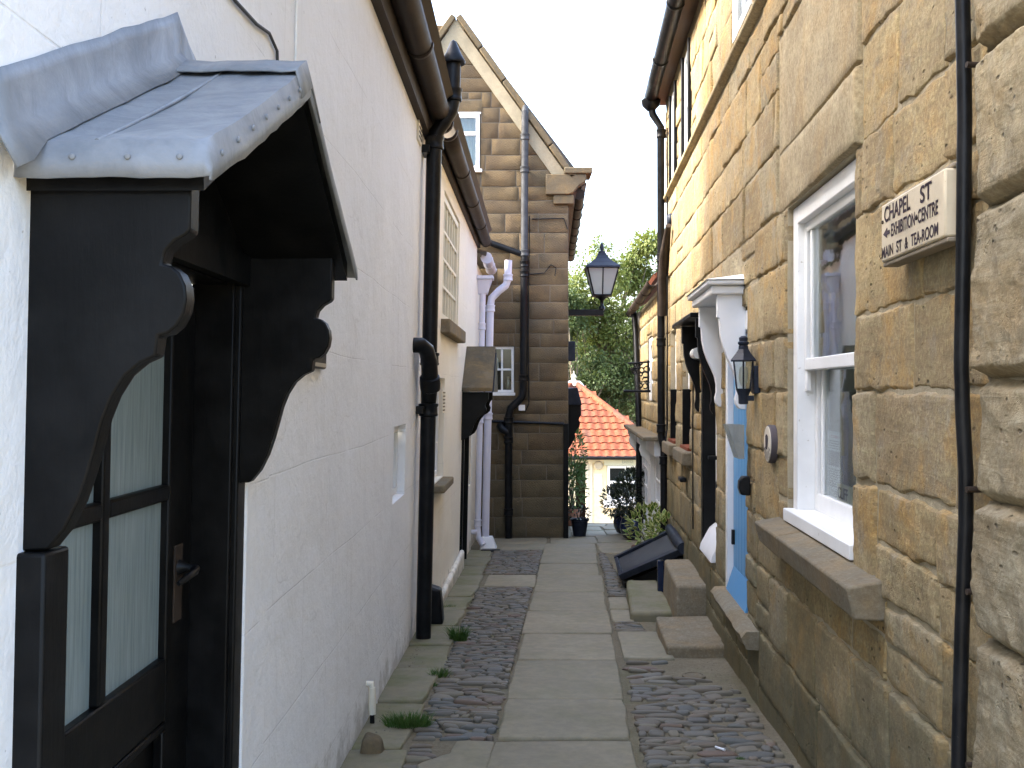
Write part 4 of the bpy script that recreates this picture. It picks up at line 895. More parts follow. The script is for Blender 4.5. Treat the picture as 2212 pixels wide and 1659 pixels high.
# lower narrow windows: white sash over black lower light
for q in rops[3:5]:
    w = window(RW, q[0]+.01, q[1]-.01, 1.52, q[3]-.01, -.05, 2, 2, rh, 'white_paint', .05, .025); MB().wbox(RW, q[0]+.01, q[1]-.01, -.12, -.09, .97, 1.519).build('lower_board', 'black_paint', rh)
    MB().wbox(RW, q[1]-.014, q[1]-.002, -.13, .004, .97, 1.52).build('reveal_lining', 'black_paint', rh)
    MB().wbox(RW, q[0]-.09, q[1]+.09, -.02, .09, .83, .955).build('sill', 'sill_stone', rh, bevel=.015)
    MB().wbox(RW, q[0]+.02, q[1]-.02, -.08, .03, .957, .985).build('brick_ledge', 'roof_tile', rh)
# blue door
D = -.045
bd = MB(); 
for k in range(7): bd.wbox(RW, 6.345+.118*k, 6.345+.118*k+.115, D-.05, D, .13, 1.87)
bd = bd.build('door', 'blue_paint', rh, bevel=.004)
MB().prism([RW(6.36, D, .125), RW(6.36, D+.055, .125), RW(6.36, D+.05, .15), RW(6.36, D, .30)], RW.t*.80).build('weather_board', 'blue_paint', bd, bevel=.005)
MB().wbox(RW, 7.10, 7.13, D, D+.02, .45, .55).build('hinge', 'black_iron', bd)
fm = MB(); fm.wbox(RW, 7.175, 7.24, -.14, -.002, 0.12, 2.0); fm.wbox(RW, 6.30, 6.34, -.14, -.045, 0.12, 2.0); fm.wbox(RW, 6.34, 7.175, -.14, -.005, 1.88, 2.0)
fm.build('door_frame', 'fresh_white', rh, bevel=.006)
zs = .145
m_ = MB(); K = 14
for i in range(K+1):
    s = 5.87+1.38*i/K; oo = .105+.035*fbm(Vector((s*4, 1, 2)), 3); m_.v += [tuple(RW(s, -.12, zs-.12)), tuple(RW(s, oo-.03, zs-.11+.02*fbm(Vector((s*5, 0, 0))))), tuple(RW(s, oo, zs-.045)), tuple(RW(s, oo-.03, zs-.01)), tuple(RW(s, -.12, zs))]
for i in range(K):
    for k in range(5): m_.f.append((5*i+k, 5*i+(k+1)%5, 5*i+5+(k+1)%5, 5*i+5+k))
m_.f += [(0,1,2,3,4), tuple(5*K+k for k in range(5))]; m_.m = [0]*len(m_.f); m_.build('threshold', 'step_stone', rh, sm=True)
# white hood
hd = MB(); pr = .235
hd.wbox(RW, 6.36, 7.52, .0, pr, 2.155, 2.185); hd.wbox(RW, 6.40, 7.48, .0, pr-.03, 2.10, 2.154)
hd = hd.build('white_hood', 'fresh_white', rh, bevel=.012, seg=3)
MB().hexa([RW(6.345, -.01, 2.187), RW(7.535, -.01, 2.187), RW(7.535, pr+.012, 2.187), RW(6.345, pr+.012, 2.187), RW(6.40, -.01, 2.225), RW(7.48, -.01, 2.225), RW(7.48, pr-.05, 2.20), RW(6.40, pr-.05, 2.20)]).build('hood_top', 'fresh_white', hd, bevel=.004)
bp = [(-.01, 2.10), (.165, 2.10), (.165, 1.96), (.152, 1.955), (.150, 1.93), (.146, 1.86), (.132, 1.79), (.108, 1.72), (.080, 1.66), (.058, 1.61), (.045, 1.55), (.045, 1.49), (.055, 1.455), (.052, 1.42), (.03, 1.39), (-.01, 1.385)]
for s in (6.44, 7.36): MB().prism([RW(s, o, z) for o, z in bp], RW.t*.06).build('bracket', 'fresh_white', hd, bevel=.004)
# black hood and white door behind
hd = MB(); hd.wbox(RW, 7.62, 9.05, .0, .20, 2.045, 2.08); hd = hd.build('black_hood', 'black_paint', rh, bevel=.006)
bq = [(o*.95, z-.06) for o, z in bp]
for s in (7.64, 8.62): MB().prism([RW(s, o, z) for o, z in bq], RW.t*.06).build('bracket', 'black_paint', hd, bevel=.004)
MB().wbox(RW, 7.70, 9.0, .0, .03, 1.75, 2.04).build('hood_back', 'black_paint', hd)
fm = MB(); fm.wbox(RW, 8.42, 8.52, -.13, .012, 0.21, 2.0); fm.wbox(RW, 7.66, 7.70, -.13, -.03, 0.21, 2.0); fm.wbox(RW, 7.70, 8.42, -.13, -.02, 1.86, 1.98); fm.build('door_frame', 'black_paint', rh, bevel=.005)
wd = MB().wbox(RW, 7.71, 8.415, -.14, -.09, 0.22, 1.85).build('door', 'fresh_white', rh, bevel=.004)
MB().wbox(RW, 8.08, 8.30, -.09, -.075, .60, .78).build('letter_plate', 'black_iron', wd, bevel=.003); MB().wbox(RW, 8.30, 8.36, -.09, -.02, .95, .98).build('door_handle', 'black_iron', wd, bevel=.004)
MB().prism([RW(7.72, -.09, .22), RW(7.72, .04, .22), RW(7.72, .03, .27), RW(7.72, -.04, .40), RW(7.72, -.09, .44)], RW.t*.69).build('weather_board', 'fresh_white', wd, bevel=.005)
lt = MB().tube([RW(8.12, .08, 1.80), RW(8.34, .08, 1.80)], .045, 14).build('porch_light', 'milk_glass', hd, sm=True)
MB().wbox(RW, 8.08, 8.38, .03, .05, 1.76, 1.86).build('light_plate', 'black_paint', lt)
# eaves, gutter, downpipes
MB().wbox(RW, 2.74, RE+.1, -.02, .13, 4.78, 4.86).build('soffit', 'brown_wood', rh); roof_slab([RW(2.7, .18, 4.86), RW(RE+.15, .18, 4.86), RW(RE+.15, -3.5, 7.3), RW(2.7, -3.5, 7.3)], .08, 'roof_slate', rh)
gutter(RW, 2.7, RE+.05, .19, 4.82, .072, 'black_iron', rh, 1.5)
pt = [RW(11.68, .19, 4.76), RW(11.68, .17, 4.62), RW(11.68, .08, 4.48), RW(11.68, .075, 1.1), RW(11.68, .075, 1.0), RW(11.66, .045, .86), RW(11.66, .045, .7), RW(11.66, .045, g(11.6))]
dpp = pipe(pt, .042, 'black_iron', rh, [RW(11.68, .075, z) for z in (2.05, 3.0, 4.4, 1.08)]+[RW(11.66, .045, .72)])
MB().lathe(RW(11.68, .19, 4.72), [(.04, -.06), (.10, .0), (.11, .06), (.09, .06)], 14).build('gutter_outlet', 'black_iron', dpp, sm=True)
MB().tube([RW(10.95, .06, 3.25), RW(11.3, .07, 3.0), RW(11.5, .07, 2.75), RW(11.62, .06, 2.35)], [.03, .055, .055, .05], 10).build('rusty_offset_pipe', 'rusty_iron', rh, sm=True)
MB().tube([RW(8.95, .02, 2.1), RW(9.05, .02, 1.2), RW(9.04, .02, .3)], .006, 6).build('cable', 'black_iron', rh); MB().tube([RW(11.42, .03, 4.4), RW(11.40, .03, 2.6), RW(11.43, .03, 1.1), RW(11.2, .09, .80)], .008, 6).build('cable', 'black_iron', rh)
MB().lathe(RW(11.2, .0, 3.35), [(.07, 0), (.07, .03), (.05, .05)], 14, M=Matrix.Rotation(-PI/2, 3, 'Y')).build('wall_tie', 'dark_navy', rh, sm=True)
MB().wbox(RW, 9.55, 9.75, .02, .08, .66, .70).build('tap', 'black_iron', rh, bevel=.01)
# black service pipe at the near corner
ppts = [(2068, -60), (2072, 100), (2075, 250), (2071, 550), (2066, 780), (2070, 900), (2078, 1020), (2078, 1130), (2068, 1350), (2060, 1600), (2056, 1900)]
cps = [RW(2.67, .055+(2068-u)/2240*2.67*.8, EYE-(v_-845)/2240*2.67) for u, v_ in ppts]
sp = MB(); fine = []
for i in range(len(cps)-1):
    for k in range(4): fine.append(cps[i].lerp(cps[i+1], k/4))
sp.tube(fine+[cps[-1]], .0185, 14); sp = sp.build('service_pipe', 'black_iron', rh, sm=True)
for z in (2.33, 1.25, .99, .55): MB().tube([RW(2.64, .0, z), RW(2.632, .058, z)], .008, 8).build('pipe_nail', 'rusty_iron', sp, sm=True)

# neighbouring rougher wall at the near corner
nw = thing('stone_wall', 'rough weathered grey sandstone wall with rounded blocks beside a black pipe', 'wall', (1.1, 1.5, g(1.5)))
MB().wbox(RW, 1.2, 2.578, -.3, .012, -1, 5).build('wall', 'mortar', nw)
NW = Frame(1.035, .06, -1, 0)
rows = []; z = -.75
for h in (.42, .36, .46, .40, .34, .30, .43, .38, .44, .40, .36): rows.append((z, z+h)); z += h
masonry(NW, rows, lambda a, b: (1.25, 2.60), [], nw, 'grey_stone', .5, .95, {'f': lambda r: dict(proud=random.uniform(.035, .050), rough=.016, kind=random.choice((2, 3, 3, 0)), cell=.017, gap=.002, er=.03)}, sub=0)

# ------------------------------------------------------------------ fittings on the stone house
sg = thing('street_sign', 'cream wooden street sign with dark painted lettering on stone wall', 'sign', RW(3.2, 0, 2.1))
# the board hangs from the wall, tipped along the lane as seen
s0, s1, z0, z1 = 2.71, 3.27, 1.905, 2.085
SG = RW; o1 = .085
MB().wbox(SG, s0, s1, .03, o1, z0, z1).build('board', 'sign_cream', sg, bevel=.006)
MB().wbox(SG, s0-.006, s1+.006, .028, o1-.02, z1+.001, z1+.014).build('board_cap', 'weathered_wood', sg, bevel=.004); MB().wbox(SG, s0-.004, s1+.004, .028, o1-.006, z0-.014, z0-.001).build('board_foot', 'weathered_wood', sg, bevel=.004)
def line(txt, sleft, sright, z, size):
    o = text_part(txt, SG, 0, 0, 0, size, 'sign_ink', sg, bold=size*.022)
    ys = [q.co.y for q in o.data.vertices]; w = max(ys)-min(ys); k = (sleft-sright)/w; top = max(ys)
    for q in o.data.vertices:
        s = sleft+(q.co.y-top)*k; zz = q.co.z; q.co = SG(s, o1+.0012, z+zz)
line('CHAPEL', 3.235, 2.985, 2.026, .066); line('ST', 2.90, 2.805, 2.026, .066); line('EXHIBITION', 3.165, 2.945, 1.973, .054); line('\u2022', 2.938, 2.926, 1.975, .054); line('CENTRE', 2.920, 2.755, 1.973, .054)
line('MAIN', 3.262, 3.145, 1.917, .048); line('ST', 3.115, 3.062, 1.917, .048); line('&', 3.035, 3.005, 1.917, .048); line('TEA-ROOM', 2.98, 2.755, 1.917, .048)
ar = MB(); ar.prism([SG(3.245, o1+.0008, 1.990), SG(3.205, o1+.0008, 2.006), SG(3.205, o1+.0008, 1.996), SG(3.180, o1+.0008, 1.996), SG(3.180, o1+.0008, 1.984), SG(3.205, o1+.0008, 1.984), SG(3.205, o1+.0008, 1.974)], SG.n*.001); ar.build('arrow', 'sign_ink', sg)
for p_ in ((3.25, 2.03), (2.93, 1.99)): MB().tube([SG(p_[0], o1, p_[1]), SG(p_[0], o1+.004, p_[1])], .006, 8).build('bolt', 'rusty_iron', sg)
wl = thing('wall_lantern', 'small black lantern with white bulb on stone beside the blue door', 'lamp', RW(6.12, 0, 1.6))
C = RW(5.92, .088, 0); LZ = 1.505
MB().wbox(RW, 5.87, 5.97, .0, .035, LZ-.02, LZ+.14).build('back_plate', 'dark_navy', wl, bevel=.006)
MB().lathe((C.x, C.y, LZ-.03), [(.02,-.05),(.028,-.045),(.03,0),(.042,.03),(.045,.04)], 12).build('base', 'dark_navy', wl, sm=True); MB().wbox(RW, 5.90, 5.94, .03, .09, LZ-.06, LZ-.03).build('arm', 'dark_navy', wl, bevel=.005)
hx = [(math.cos(PI/3*k+.3), math.sin(PI/3*k+.3)) for k in range(6)]; fm = MB()
for x, y in hx: fm.tube([(C.x+x*.043, C.y+y*.043, LZ+.01), (C.x+x*.062, C.y+y*.062, LZ+.165)], .005, 6)
fm.build('cage', 'dark_navy', wl)
for k in range(6):
    a, b = hx[k], hx[(k+1)%6]; MB().add([(C.x+a[0]*.043, C.y+a[1]*.043, LZ+.01), (C.x+b[0]*.043, C.y+b[1]*.043, LZ+.01), (C.x+b[0]*.062, C.y+b[1]*.062, LZ+.165), (C.x+a[0]*.062, C.y+a[1]*.062, LZ+.165)], [(0,1,2,3)]).build('pane', 'glass', wl)
rf = MB()
for r_, z in ((.080,.165),(.082,.172),(.05,.21),(.032,.235),(.030,.255)): rf.v += [(C.x+x*r_, C.y+y*r_, LZ+z) for x, y in hx]
rf.f = [(6*k+i, 6*k+(i+1)%6, 6*k+6+(i+1)%6, 6*k+6+i) for k in range(4) for i in range(6)]+[tuple(range(6)), tuple(range(24, 30))]; rf.m = [0]*len(rf.f); rf.build('roof', 'dark_navy', wl)
MB().lathe((C.x, C.y, LZ+.255), [(.022,0),(.032,.01),(.032,.02),(.024,.025),(.026,.045),(.012,.055)], 12).build('chimney', 'dark_navy', wl, sm=True)
MB().lathe((C.x, C.y, LZ+.02), [(.012,0),(.018,.02),(.026,.03),(.026,.09),(.018,.115)], 12).build('bulb', 'bulb', wl, sm=True)
rp = thing('round_plaque', 'round pale plaque with dark rays and crest on stone wall', 'plaque', RW(5.6, 0, 1.22))
def disc(s, z, r, o0, o1, m_, nm, n=32):
    mb = MB(); mb.v = [tuple(RW(s+r*math.cos(2*PI*k/n), o, z+r*math.sin(2*PI*k/n))) for o in (o0, o1) for k in range(n)]
    mb.f = [tuple(range(n)), tuple(range(n, 2*n))]+[(k, (k+1)%n, n+(k+1)%n, n+k) for k in range(n)]; mb.m = [0]*len(mb.f); return mb.build(nm, m_, rp, bevel=.004)
disc(5.40, 1.225, .100, .01, .045, 'plaque_dark', 'rim'); disc(5.40, 1.225, .093, .0451, .050, 'plaque_face', 'face')
for k in range(9):
    an = PI*1.12+PI*.76*k/8; p = [(.040, an-.05), (.085, an-.075), (.085, an+.055), (.040, an+.03)]
    MB().add([RW(5.40+r*math.cos(q), .0512, 1.225+r*math.sin(q)) for r, q in p], [(0,1,2,3)]).build('ray', 'plaque_dark', rp)
cr_ = MB()
for k in range(7): an = PI*(.2+.6*k/6); cr_.tube([RW(5.40, .051, 1.20), RW(5.40+.03*math.cos(an)*(1+.3*(k % 2)), .053, 1.23+.045*math.sin(an))], [.008, .003], 6)
cr_.build('crest', 'plaque_dark', rp)
lh = thing('leaflet_holder', 'empty clear acrylic leaflet holder fixed on the blue door surround', 'leaflet holder', RW(6.4, 0, 1.2))
p = lambda s, o, z: RW(s, o, z)
MB().add([p(6.13,.05,1.30), p(6.33,.05,1.30), p(6.33,.05,1.10), p(6.13,.05,1.10)], [(0,1,2,3)]).build('back_sheet', 'acrylic', lh, thick=.004)
MB().add([p(6.13,.145,1.30), p(6.33,.145,1.30), p(6.33,.08,1.10), p(6.13,.08,1.10)], [(0,1,2,3)]).build('front_sheet', 'acrylic', lh, thick=.004)
for s in (6.13, 6.33): MB().add([p(s,.05,1.30), p(s,.145,1.30), p(s,.08,1.10), p(s,.05,1.10)], [(0,1,2,3)]).build('side_sheet', 'acrylic', lh, thick=.004)
MB().add([p(6.13,.05,1.10), p(6.33,.05,1.10), p(6.33,.08,1.10), p(6.13,.08,1.10)], [(0,1,2,3)]).build('base_sheet', 'acrylic', lh, thick=.004)
ks = MB().prism([RW(6.08, .02, .885), RW(6.08, .075, .89), RW(6.08, .088, .93), RW(6.08, .085, .97), RW(6.08, .065, 1.0), RW(6.08, .02, 1.0)], RW.t*.07)
tag(ks.build('key_safe', 'black_iron', bevel=.008), 'small black key box on the stone beside the blue door', 'key box')

# steps
def slab(name, pts, z0, z1, label, m_='step_stone', bev=.03, tilt=0):
    a = [Vector((x, y, z0)) for x, y in pts]; b = [Vector((x, y, z1+tilt*i)) for i, (x, y) in enumerate(pts)]
    mb = MB(); n = 10; bm_ = bmesh.new()
    mb.hexa(a+b); me = mb.mesh(name); bm_.from_mesh(me); bmesh.ops.subdivide_edges(bm_, edges=bm_.edges[:], cuts=5, use_grid_fill=True)
    for v_ in bm_.verts:
        q = v_.co*3; v_.co += Vector((fbm(q)*.022, fbm(q+Vector((5,0,0)))*.022, fbm(q+Vector((0,7,0)))*.012))
    bm_.to_mesh(me); bm_.free(); o = link(name, me, m_, None, bevel=bev, seg=4)
    o.modifiers['bevel'].angle_limit = math.radians(50)
    return tag(o, label, 'step')
slab('stone_step', [(1.07, 7.20), (1.57, 7.22), (1.64, 8.18), (1.13, 8.16)], g(7.2)-.12, -.27, 'low broad stone slab step in front of the blue door', bev=.022)
slab('stone_step', [(1.30, 8.20), (1.62, 8.22), (1.70, 9.5), (1.39, 9.5)], g(8.2)-.15, -.035, 'tall square stone block step below the black hooded door', bev=.025)
slab('stone_step', [(.99, 8.66), (1.37, 8.66), (1.42, 10.15), (1.12, 10.15)], g(8.7)-.12, -.345, 'low mossy rounded stone slab beside the tall stone block', 'mossy_flag', .035)
# sloping cellar hatch
ht = thing('cellar_hatch', 'dark framed sloping cellar hatch leaning against the stone house wall', 'hatch', (1.35, 10.7, g(10.7)))
A, B_, C_, D_ = Vector((1.09, 10.45, -.385)), Vector((1.655, 9.80, .00)), Vector((1.70, 11.15, -.01)), Vector((1.17, 11.75, -.40))
def hp3(u, v_, h=0):
    p = A.lerp(B_, u).lerp(D_.lerp(C_, u), v_); n = (B_-A).cross(D_-A).normalized(); n = n if n.z > 0 else -n; return p+n*h
def hbox(u0, u1, v0, v1, h0, h1, nm, m_, bev=.006):
    return MB().hexa([hp3(u0,v0,h0), hp3(u1,v0,h0), hp3(u1,v1,h0), hp3(u0,v1,h0), hp3(u0,v0,h1), hp3(u1,v0,h1), hp3(u1,v1,h1), hp3(u0,v1,h1)]).build(nm, m_, ht, bevel=bev)
hbox(.0, 1, 0, .09, -.03, .035, 'rail', 'dark_navy'); hbox(.0, 1, .91, 1, -.03, .035, 'rail', 'dark_navy'); hbox(.0, .06, .09, .91, -.03, .03, 'rail', 'dark_navy'); hbox(.94, 1, .09, .91, -.03, .03, 'rail', 'dark_navy')
hbox(.06, .94, .15, .17, 0, .02, 'glazing_bar', 'dark_navy', .003); hbox(.06, .94, .09, .91, -.02, .004, 'sloping_board', 'grey_pipe', 0)
gz = g(10.8)-.1
MB().hexa([(1.14,10.52,gz), (1.64,9.9,gz), (1.69,11.1,gz), (1.2,11.65,gz), (1.14,10.52,-.45), (1.64,9.9,-.08), (1.69,11.1,-.08), (1.2,11.65,-.45)]).build('hatch_box', 'black_paint', ht)
MB().tube([(1.62, 9.80, .015), (1.65, 10.5, .03), (1.70, 11.15, .02)], .055, 14).build('roll_top', 'dark_navy', ht, sm=True)
MB().box(1.345, 1.40, 9.56, 9.62, g(9.6), -.06).build('hatch_post', 'blue_glaze', ht, bevel=.006)
# small iron cover in the sand
mb = MB().lathe((1.16, 6.62, g(6.62)-.012), [(.075, 0), (.075, .017), (.06, .020), (.058, .016)], 20); tag(mb.build('stopcock_cover', 'sill_stone', sm=True), 'small round worn stopcock cover set in the sandy cobbles', 'cover')

# ------------------------------------------------------------------ cottage beyond on the right
ct = thing('cottage', 'sunlit stone cottage with white corner and white shop window further along', 'house', (1.9, 14, g(14)))
CF = Frame(1.035, .06, -1)
cto = [(13.6, 14.6, 1.35, 2.25), (12.3, 13.3, -.5, .72), (13.9, 15.9, -.5, .72)]
wall_mesh(CF, 11.85, 16.7, -1.8, 2.76, cto, .1).build('wall', 'mortar', ct)
for q in cto: room(CF, *q, -.12, .4, ct)
rows = []; z = .85
while z < 2.65: h = random.uniform(.2, .3); rows.append((z, min(2.74, z+h))); z += h
masonry(CF, rows, lambda a, b: (11.9, 16.2), cto, ct, 'gold_stone', .35, .8, {'f': lambda r: dict(proud=.02, rough=.006, kind=0, cell=.12, gap=.008)}, sub=0)
MB().wbox(CF, 16.2, 16.75, -.3, .04, -1.8, 2.74).build('white_corner', 'white_paint', ct, bevel=.01)
MB().wbox(CF, 11.9, 16.2, .0, .03, -1.8, -.5).build('plinth', 'white_paint', ct); MB().wbox(CF, 13.32, 13.88, .0, .05, -.5, .72).build('pilaster', 'white_paint', ct)
window(CF, 13.62, 14.58, 1.37, 2.23, -.02, 2, 2, ct, 'fresh_white', .1, .05); window(CF, 12.32, 13.28, -.48, .70, .0, 3, 4, ct, 'fresh_white', .05, .03); window(CF, 13.92, 15.88, -.48, .70, .0, 4, 4, ct, 'fresh_white', .05, .03)
MB().wbox(CF, 12.0, 16.6, .0, .24, .92, .97).build('shop_ledge', 'sill_stone', ct, bevel=.01); MB().wbox(CF, 12.1, 16.4, .0, .10, .74, .918).build('shop_fascia', 'white_paint', ct)
bp3 = [(-.01, .918), (.2, .918), (.2, .85), (.17, .80), (.185, .74), (.16, .66), (.10, .60), (.05, .52), (-.01, .48)]
for s in (13.5, 16.1): MB().prism([CF(s, o, z) for o, z in bp3], CF.t*.1).build('bracket', 'white_paint', ct, bevel=.006)
roof_slab([CF(11.85, .10, 2.80), CF(16.8, .10, 2.80), CF(16.8, -3, 4.4), CF(11.85, -3, 4.4)], .05, 'roof_tile', ct); gutter(CF, 11.9, 16.8, .13, 2.77, .06, 'rusty_iron', ct, 1)
MB().tube([CF(16.3, .1, 2.75), CF(16.1, .08, 2.4), CF(15.6, .06, .95), CF(15.6, .06, -1.5)], .045, 10).build('downpipe', 'black_iron', ct, sm=True)
ib = thing('hanging_bracket', 'ornate black wrought iron bracket projecting from the sunlit cottage', 'bracket', CF(14.2, .2, 1.6))
sb = MB(); sb.tube([CF(14.2, -.01, 1.50), CF(14.2, .36, 1.50)], .018, 8); sb.tube([CF(14.2, .02, 1.50), CF(14.2, .02, 1.92)], .015, 8); sb.tube([CF(14.2, .0, 1.90), CF(14.2, .30, 1.88)], .012, 8)
sb.build('frame', 'black_iron', ib, sm=True)
for k in range(14):
    o_, z_ = random.uniform(.03, .27), random.uniform(1.56, 1.88); r_ = random.uniform(.02, .05); MB().tube([CF(14.2, o_+r_*math.cos(a*PI/5)*(1-a*.03), z_+r_*math.sin(a*PI/5)*(1-a*.03)) for a in range(10)], .009, 6).build('scroll', 'black_iron', ib, sm=True)

# ------------------------------------------------------------------ gift shop at the end
sh = thing('gift_shop', 'cream painted gift shop with orange pantiled hipped roof', 'shop', (3, 28, g(28)))
zg = g(28); ZE = -.25
sops = [(1.72, 2.06, zg-.2, -.42), (2.56, 4.0, -1.42, -.50)]
wall_mesh(SW, .4, 4.6, zg-.3, ZE, sops, .1).build('wall', 'cream_brick', sh)
room(SW, 1.72, 2.06, zg-.2, -.42, -.12, 1.0, sh, 'brown_wood'); room(SW, 2.56, 4.0, -1.42, -.5, -.14, .8, sh, 'dark_room')
bk = MB().wbox(SW, -.105, .105, .0, .007, -.03, .03).mesh('brick'); bk.transform(Matrix.Translation((0, -28, 0)))
zr = zg; r_i = 0
while zr < -.75:
    x = 2.19+(.11 if r_i % 2 else 0)
    while x < 2.50: link('brick', bk, 'cream_brick', sh, M=Matrix.Translation((min(x, 2.45), 28, zr+.035))); x += .222
    zr += .072; r_i += 1
MB().wbox(SW, 2.06, 2.17, -.05, .04, zg-.1, -.42).build('door_jamb', 'cream_paint', sh, bevel=.01); MB().wbox(SW, 1.6, 2.48, -.02, .05, -.42, -.30).build('door_head', 'cream_paint', sh, bevel=.01)
MB().hexa([SW(1.98,.04,zg), SW(2.06,.04,zg), SW(2.06,.08,zg), SW(1.98,.08,zg), SW(1.98,.04,-.44), SW(2.06,.04,-.44), SW(2.06,.08,-.44), SW(1.98,.08,-.44)]).build('open_door', 'cream_paint', sh, bevel=.01)
window(SW, 2.57, 3.99, -1.41, -.51, .03, 3, 2, sh, 'fresh_white', .07, .045, split=1)
MB().wbox(SW, 2.46, 4.1, .0, .14, -1.64, -1.425).build('window_ledge', 'fresh_white', sh, bevel=.01)
fs = MB().wbox(SW, 2.48, 4.15, .03, .08, -.50, -.26).build('fascia_board', 'sage', sh, bevel=.008); text_part('Bella', SW, 2.95, .081, -.44, .17, 'pale_ink', fs); text_part('Ang', SW, 3.36, .081, -.44, .17, 'pale_ink', fs)
for k in range(16):
    x, z = random.uniform(2.65, 3.9), random.choice((-1.36, -1.36, -.92)); w_, h_ = random.uniform(.06, .16), random.uniform(.08, .3)
    MB().wbox(SW, x-w_/2, x+w_/2, -.35+.02*k, -.33+.02*k-.006, z, z+h_).build('display_card', random.choice(('paper', 'card', 'cream_paint', 'plaque_face')), sh)
MB().wbox(SW, 2.2, 2.44, .01, .02, -1.18, -.72).build('notice_board', 'sage', sh, bevel=.004); text_part('Belle', SW, 2.215, .0212, -.80, .045, 'pale_ink', sh); text_part('Angel', SW, 2.33, .0212, -.80, .045, 'pale_ink', sh)
for k in range(5): MB().wbox(SW, 2.24, 2.40, .0205, .0212, -.88-.055*k, -.872-.055*k).build('text_line', 'pale_ink', sh)
MB().lathe(SW(2.33, .0, -.50), [(.125,0),(.125,.05),(.10,.08),(.085,.085),(.08,.06)], 24, M=Matrix.Rotation(PI/2, 3, 'X')).build('round_lamp', 'plaque_face', sh, sm=True)
C1, C2, AP = Vector((-.5, 27.66, ZE)), Vector((4.24, 27.66, ZE)), Vector((1.83, 30.7, 1.74)); C3, C4 = Vector((4.24, 33.7, ZE)), Vector((-.5, 33.7, ZE))
rfm = MB(); dz = Vector((0, 0, -.03))
for a, b in ((C1, C2), (C2, C3), (C3, C4), (C4, C1)): rfm.add([a+dz, b+dz, AP+dz], [(0,1,2)])
roof = rfm.build('roof', 'roof_tile', sh)
tm = MB(); TW, TL = .235, .38
for j in range(2):
    for i in range(9): u = i/8; tm.v.append(((u-.5)*TW*1.06, j*TL, .012*math.sin(u*2*PI)+.030*(1-j)))
for i in range(9): v_ = tm.v[i]; tm.v.append((v_[0], v_[1], v_[2]-.032))
tm.f = [(i, i+1, 10+i, 9+i) for i in range(8)]+[(i, i+1, 19+i, 18+i) for i in range(8)]; tm.m = [0]*16
tme = tm.mesh('roof_tile', smooth_=False)
up = (AP-(C1+C2)/2); SL = up.length; X = (C2-C1).normalized(); upn = ((AP-C1)-X*(AP-C1).dot(X)); H = upn.length; upn.normalize(); N_ = X.cross(upn)
apx = (AP-C1).dot(X); Wd = (C2-C1).length
nr = int(H/.315); 
for r_ in range(nr):
    h = r_*.315; lo, hi = apx*h/H, Wd-(Wd-apx)*h/H
    x = lo+TW/2-.05
    while x < hi-.03:
        p = C1+X*x+upn*(h-.03)+N_*.012
        if p.x > .6: link('roof_tile', tme, 'roof_tile', roof, M=Matrix((X, upn, N_)).transposed().to_4x4()@Matrix.Identity(4) if False else Matrix.Translation(p)@Matrix((X, upn, N_)).transposed().to_4x4()@Matrix.Rotation(random.uniform(-.015, .015), 4, 'Z'))
        x += TW
for a in (C2, C1):
    for k in range(9): p, q = a.lerp(AP, k/9), a.lerp(AP, (k+1.08)/9); MB().tube([p+Vector((0,0,.02)), q+Vector((0,0,.04))], [.10, .085], 10).build('hip_tile', 'roof_tile', roof, sm=True)
MB().lathe(AP+Vector((0,0,-.02)), [(.22,-.06),(.20,.05),(.11,.09),(.07,.12),(.05,.15),(.085,.20),(.06,.26),(.02,.30),(.012,.38)], 14).build('finial', 'plaque_face', roof, sm=True)
MB().hexa([AP+Vector(q) for q in ((-.3,-.2,-.16),(.4,-.2,-.2),(.4,.3,-.2),(-.3,.3,-.16),(-.2,-.1,.06),(.18,-.1,.06),(.18,.2,.06),(-.2,.2,.06))]).build('lead_cap', 'fresh_white', roof, bevel=.02)
MB().tube([C1+Vector((0,-.06,-.03)), C2+Vector((0,-.06,-.03))], .05, 10).build('gutter', 'black_iron', sh, sm=True)

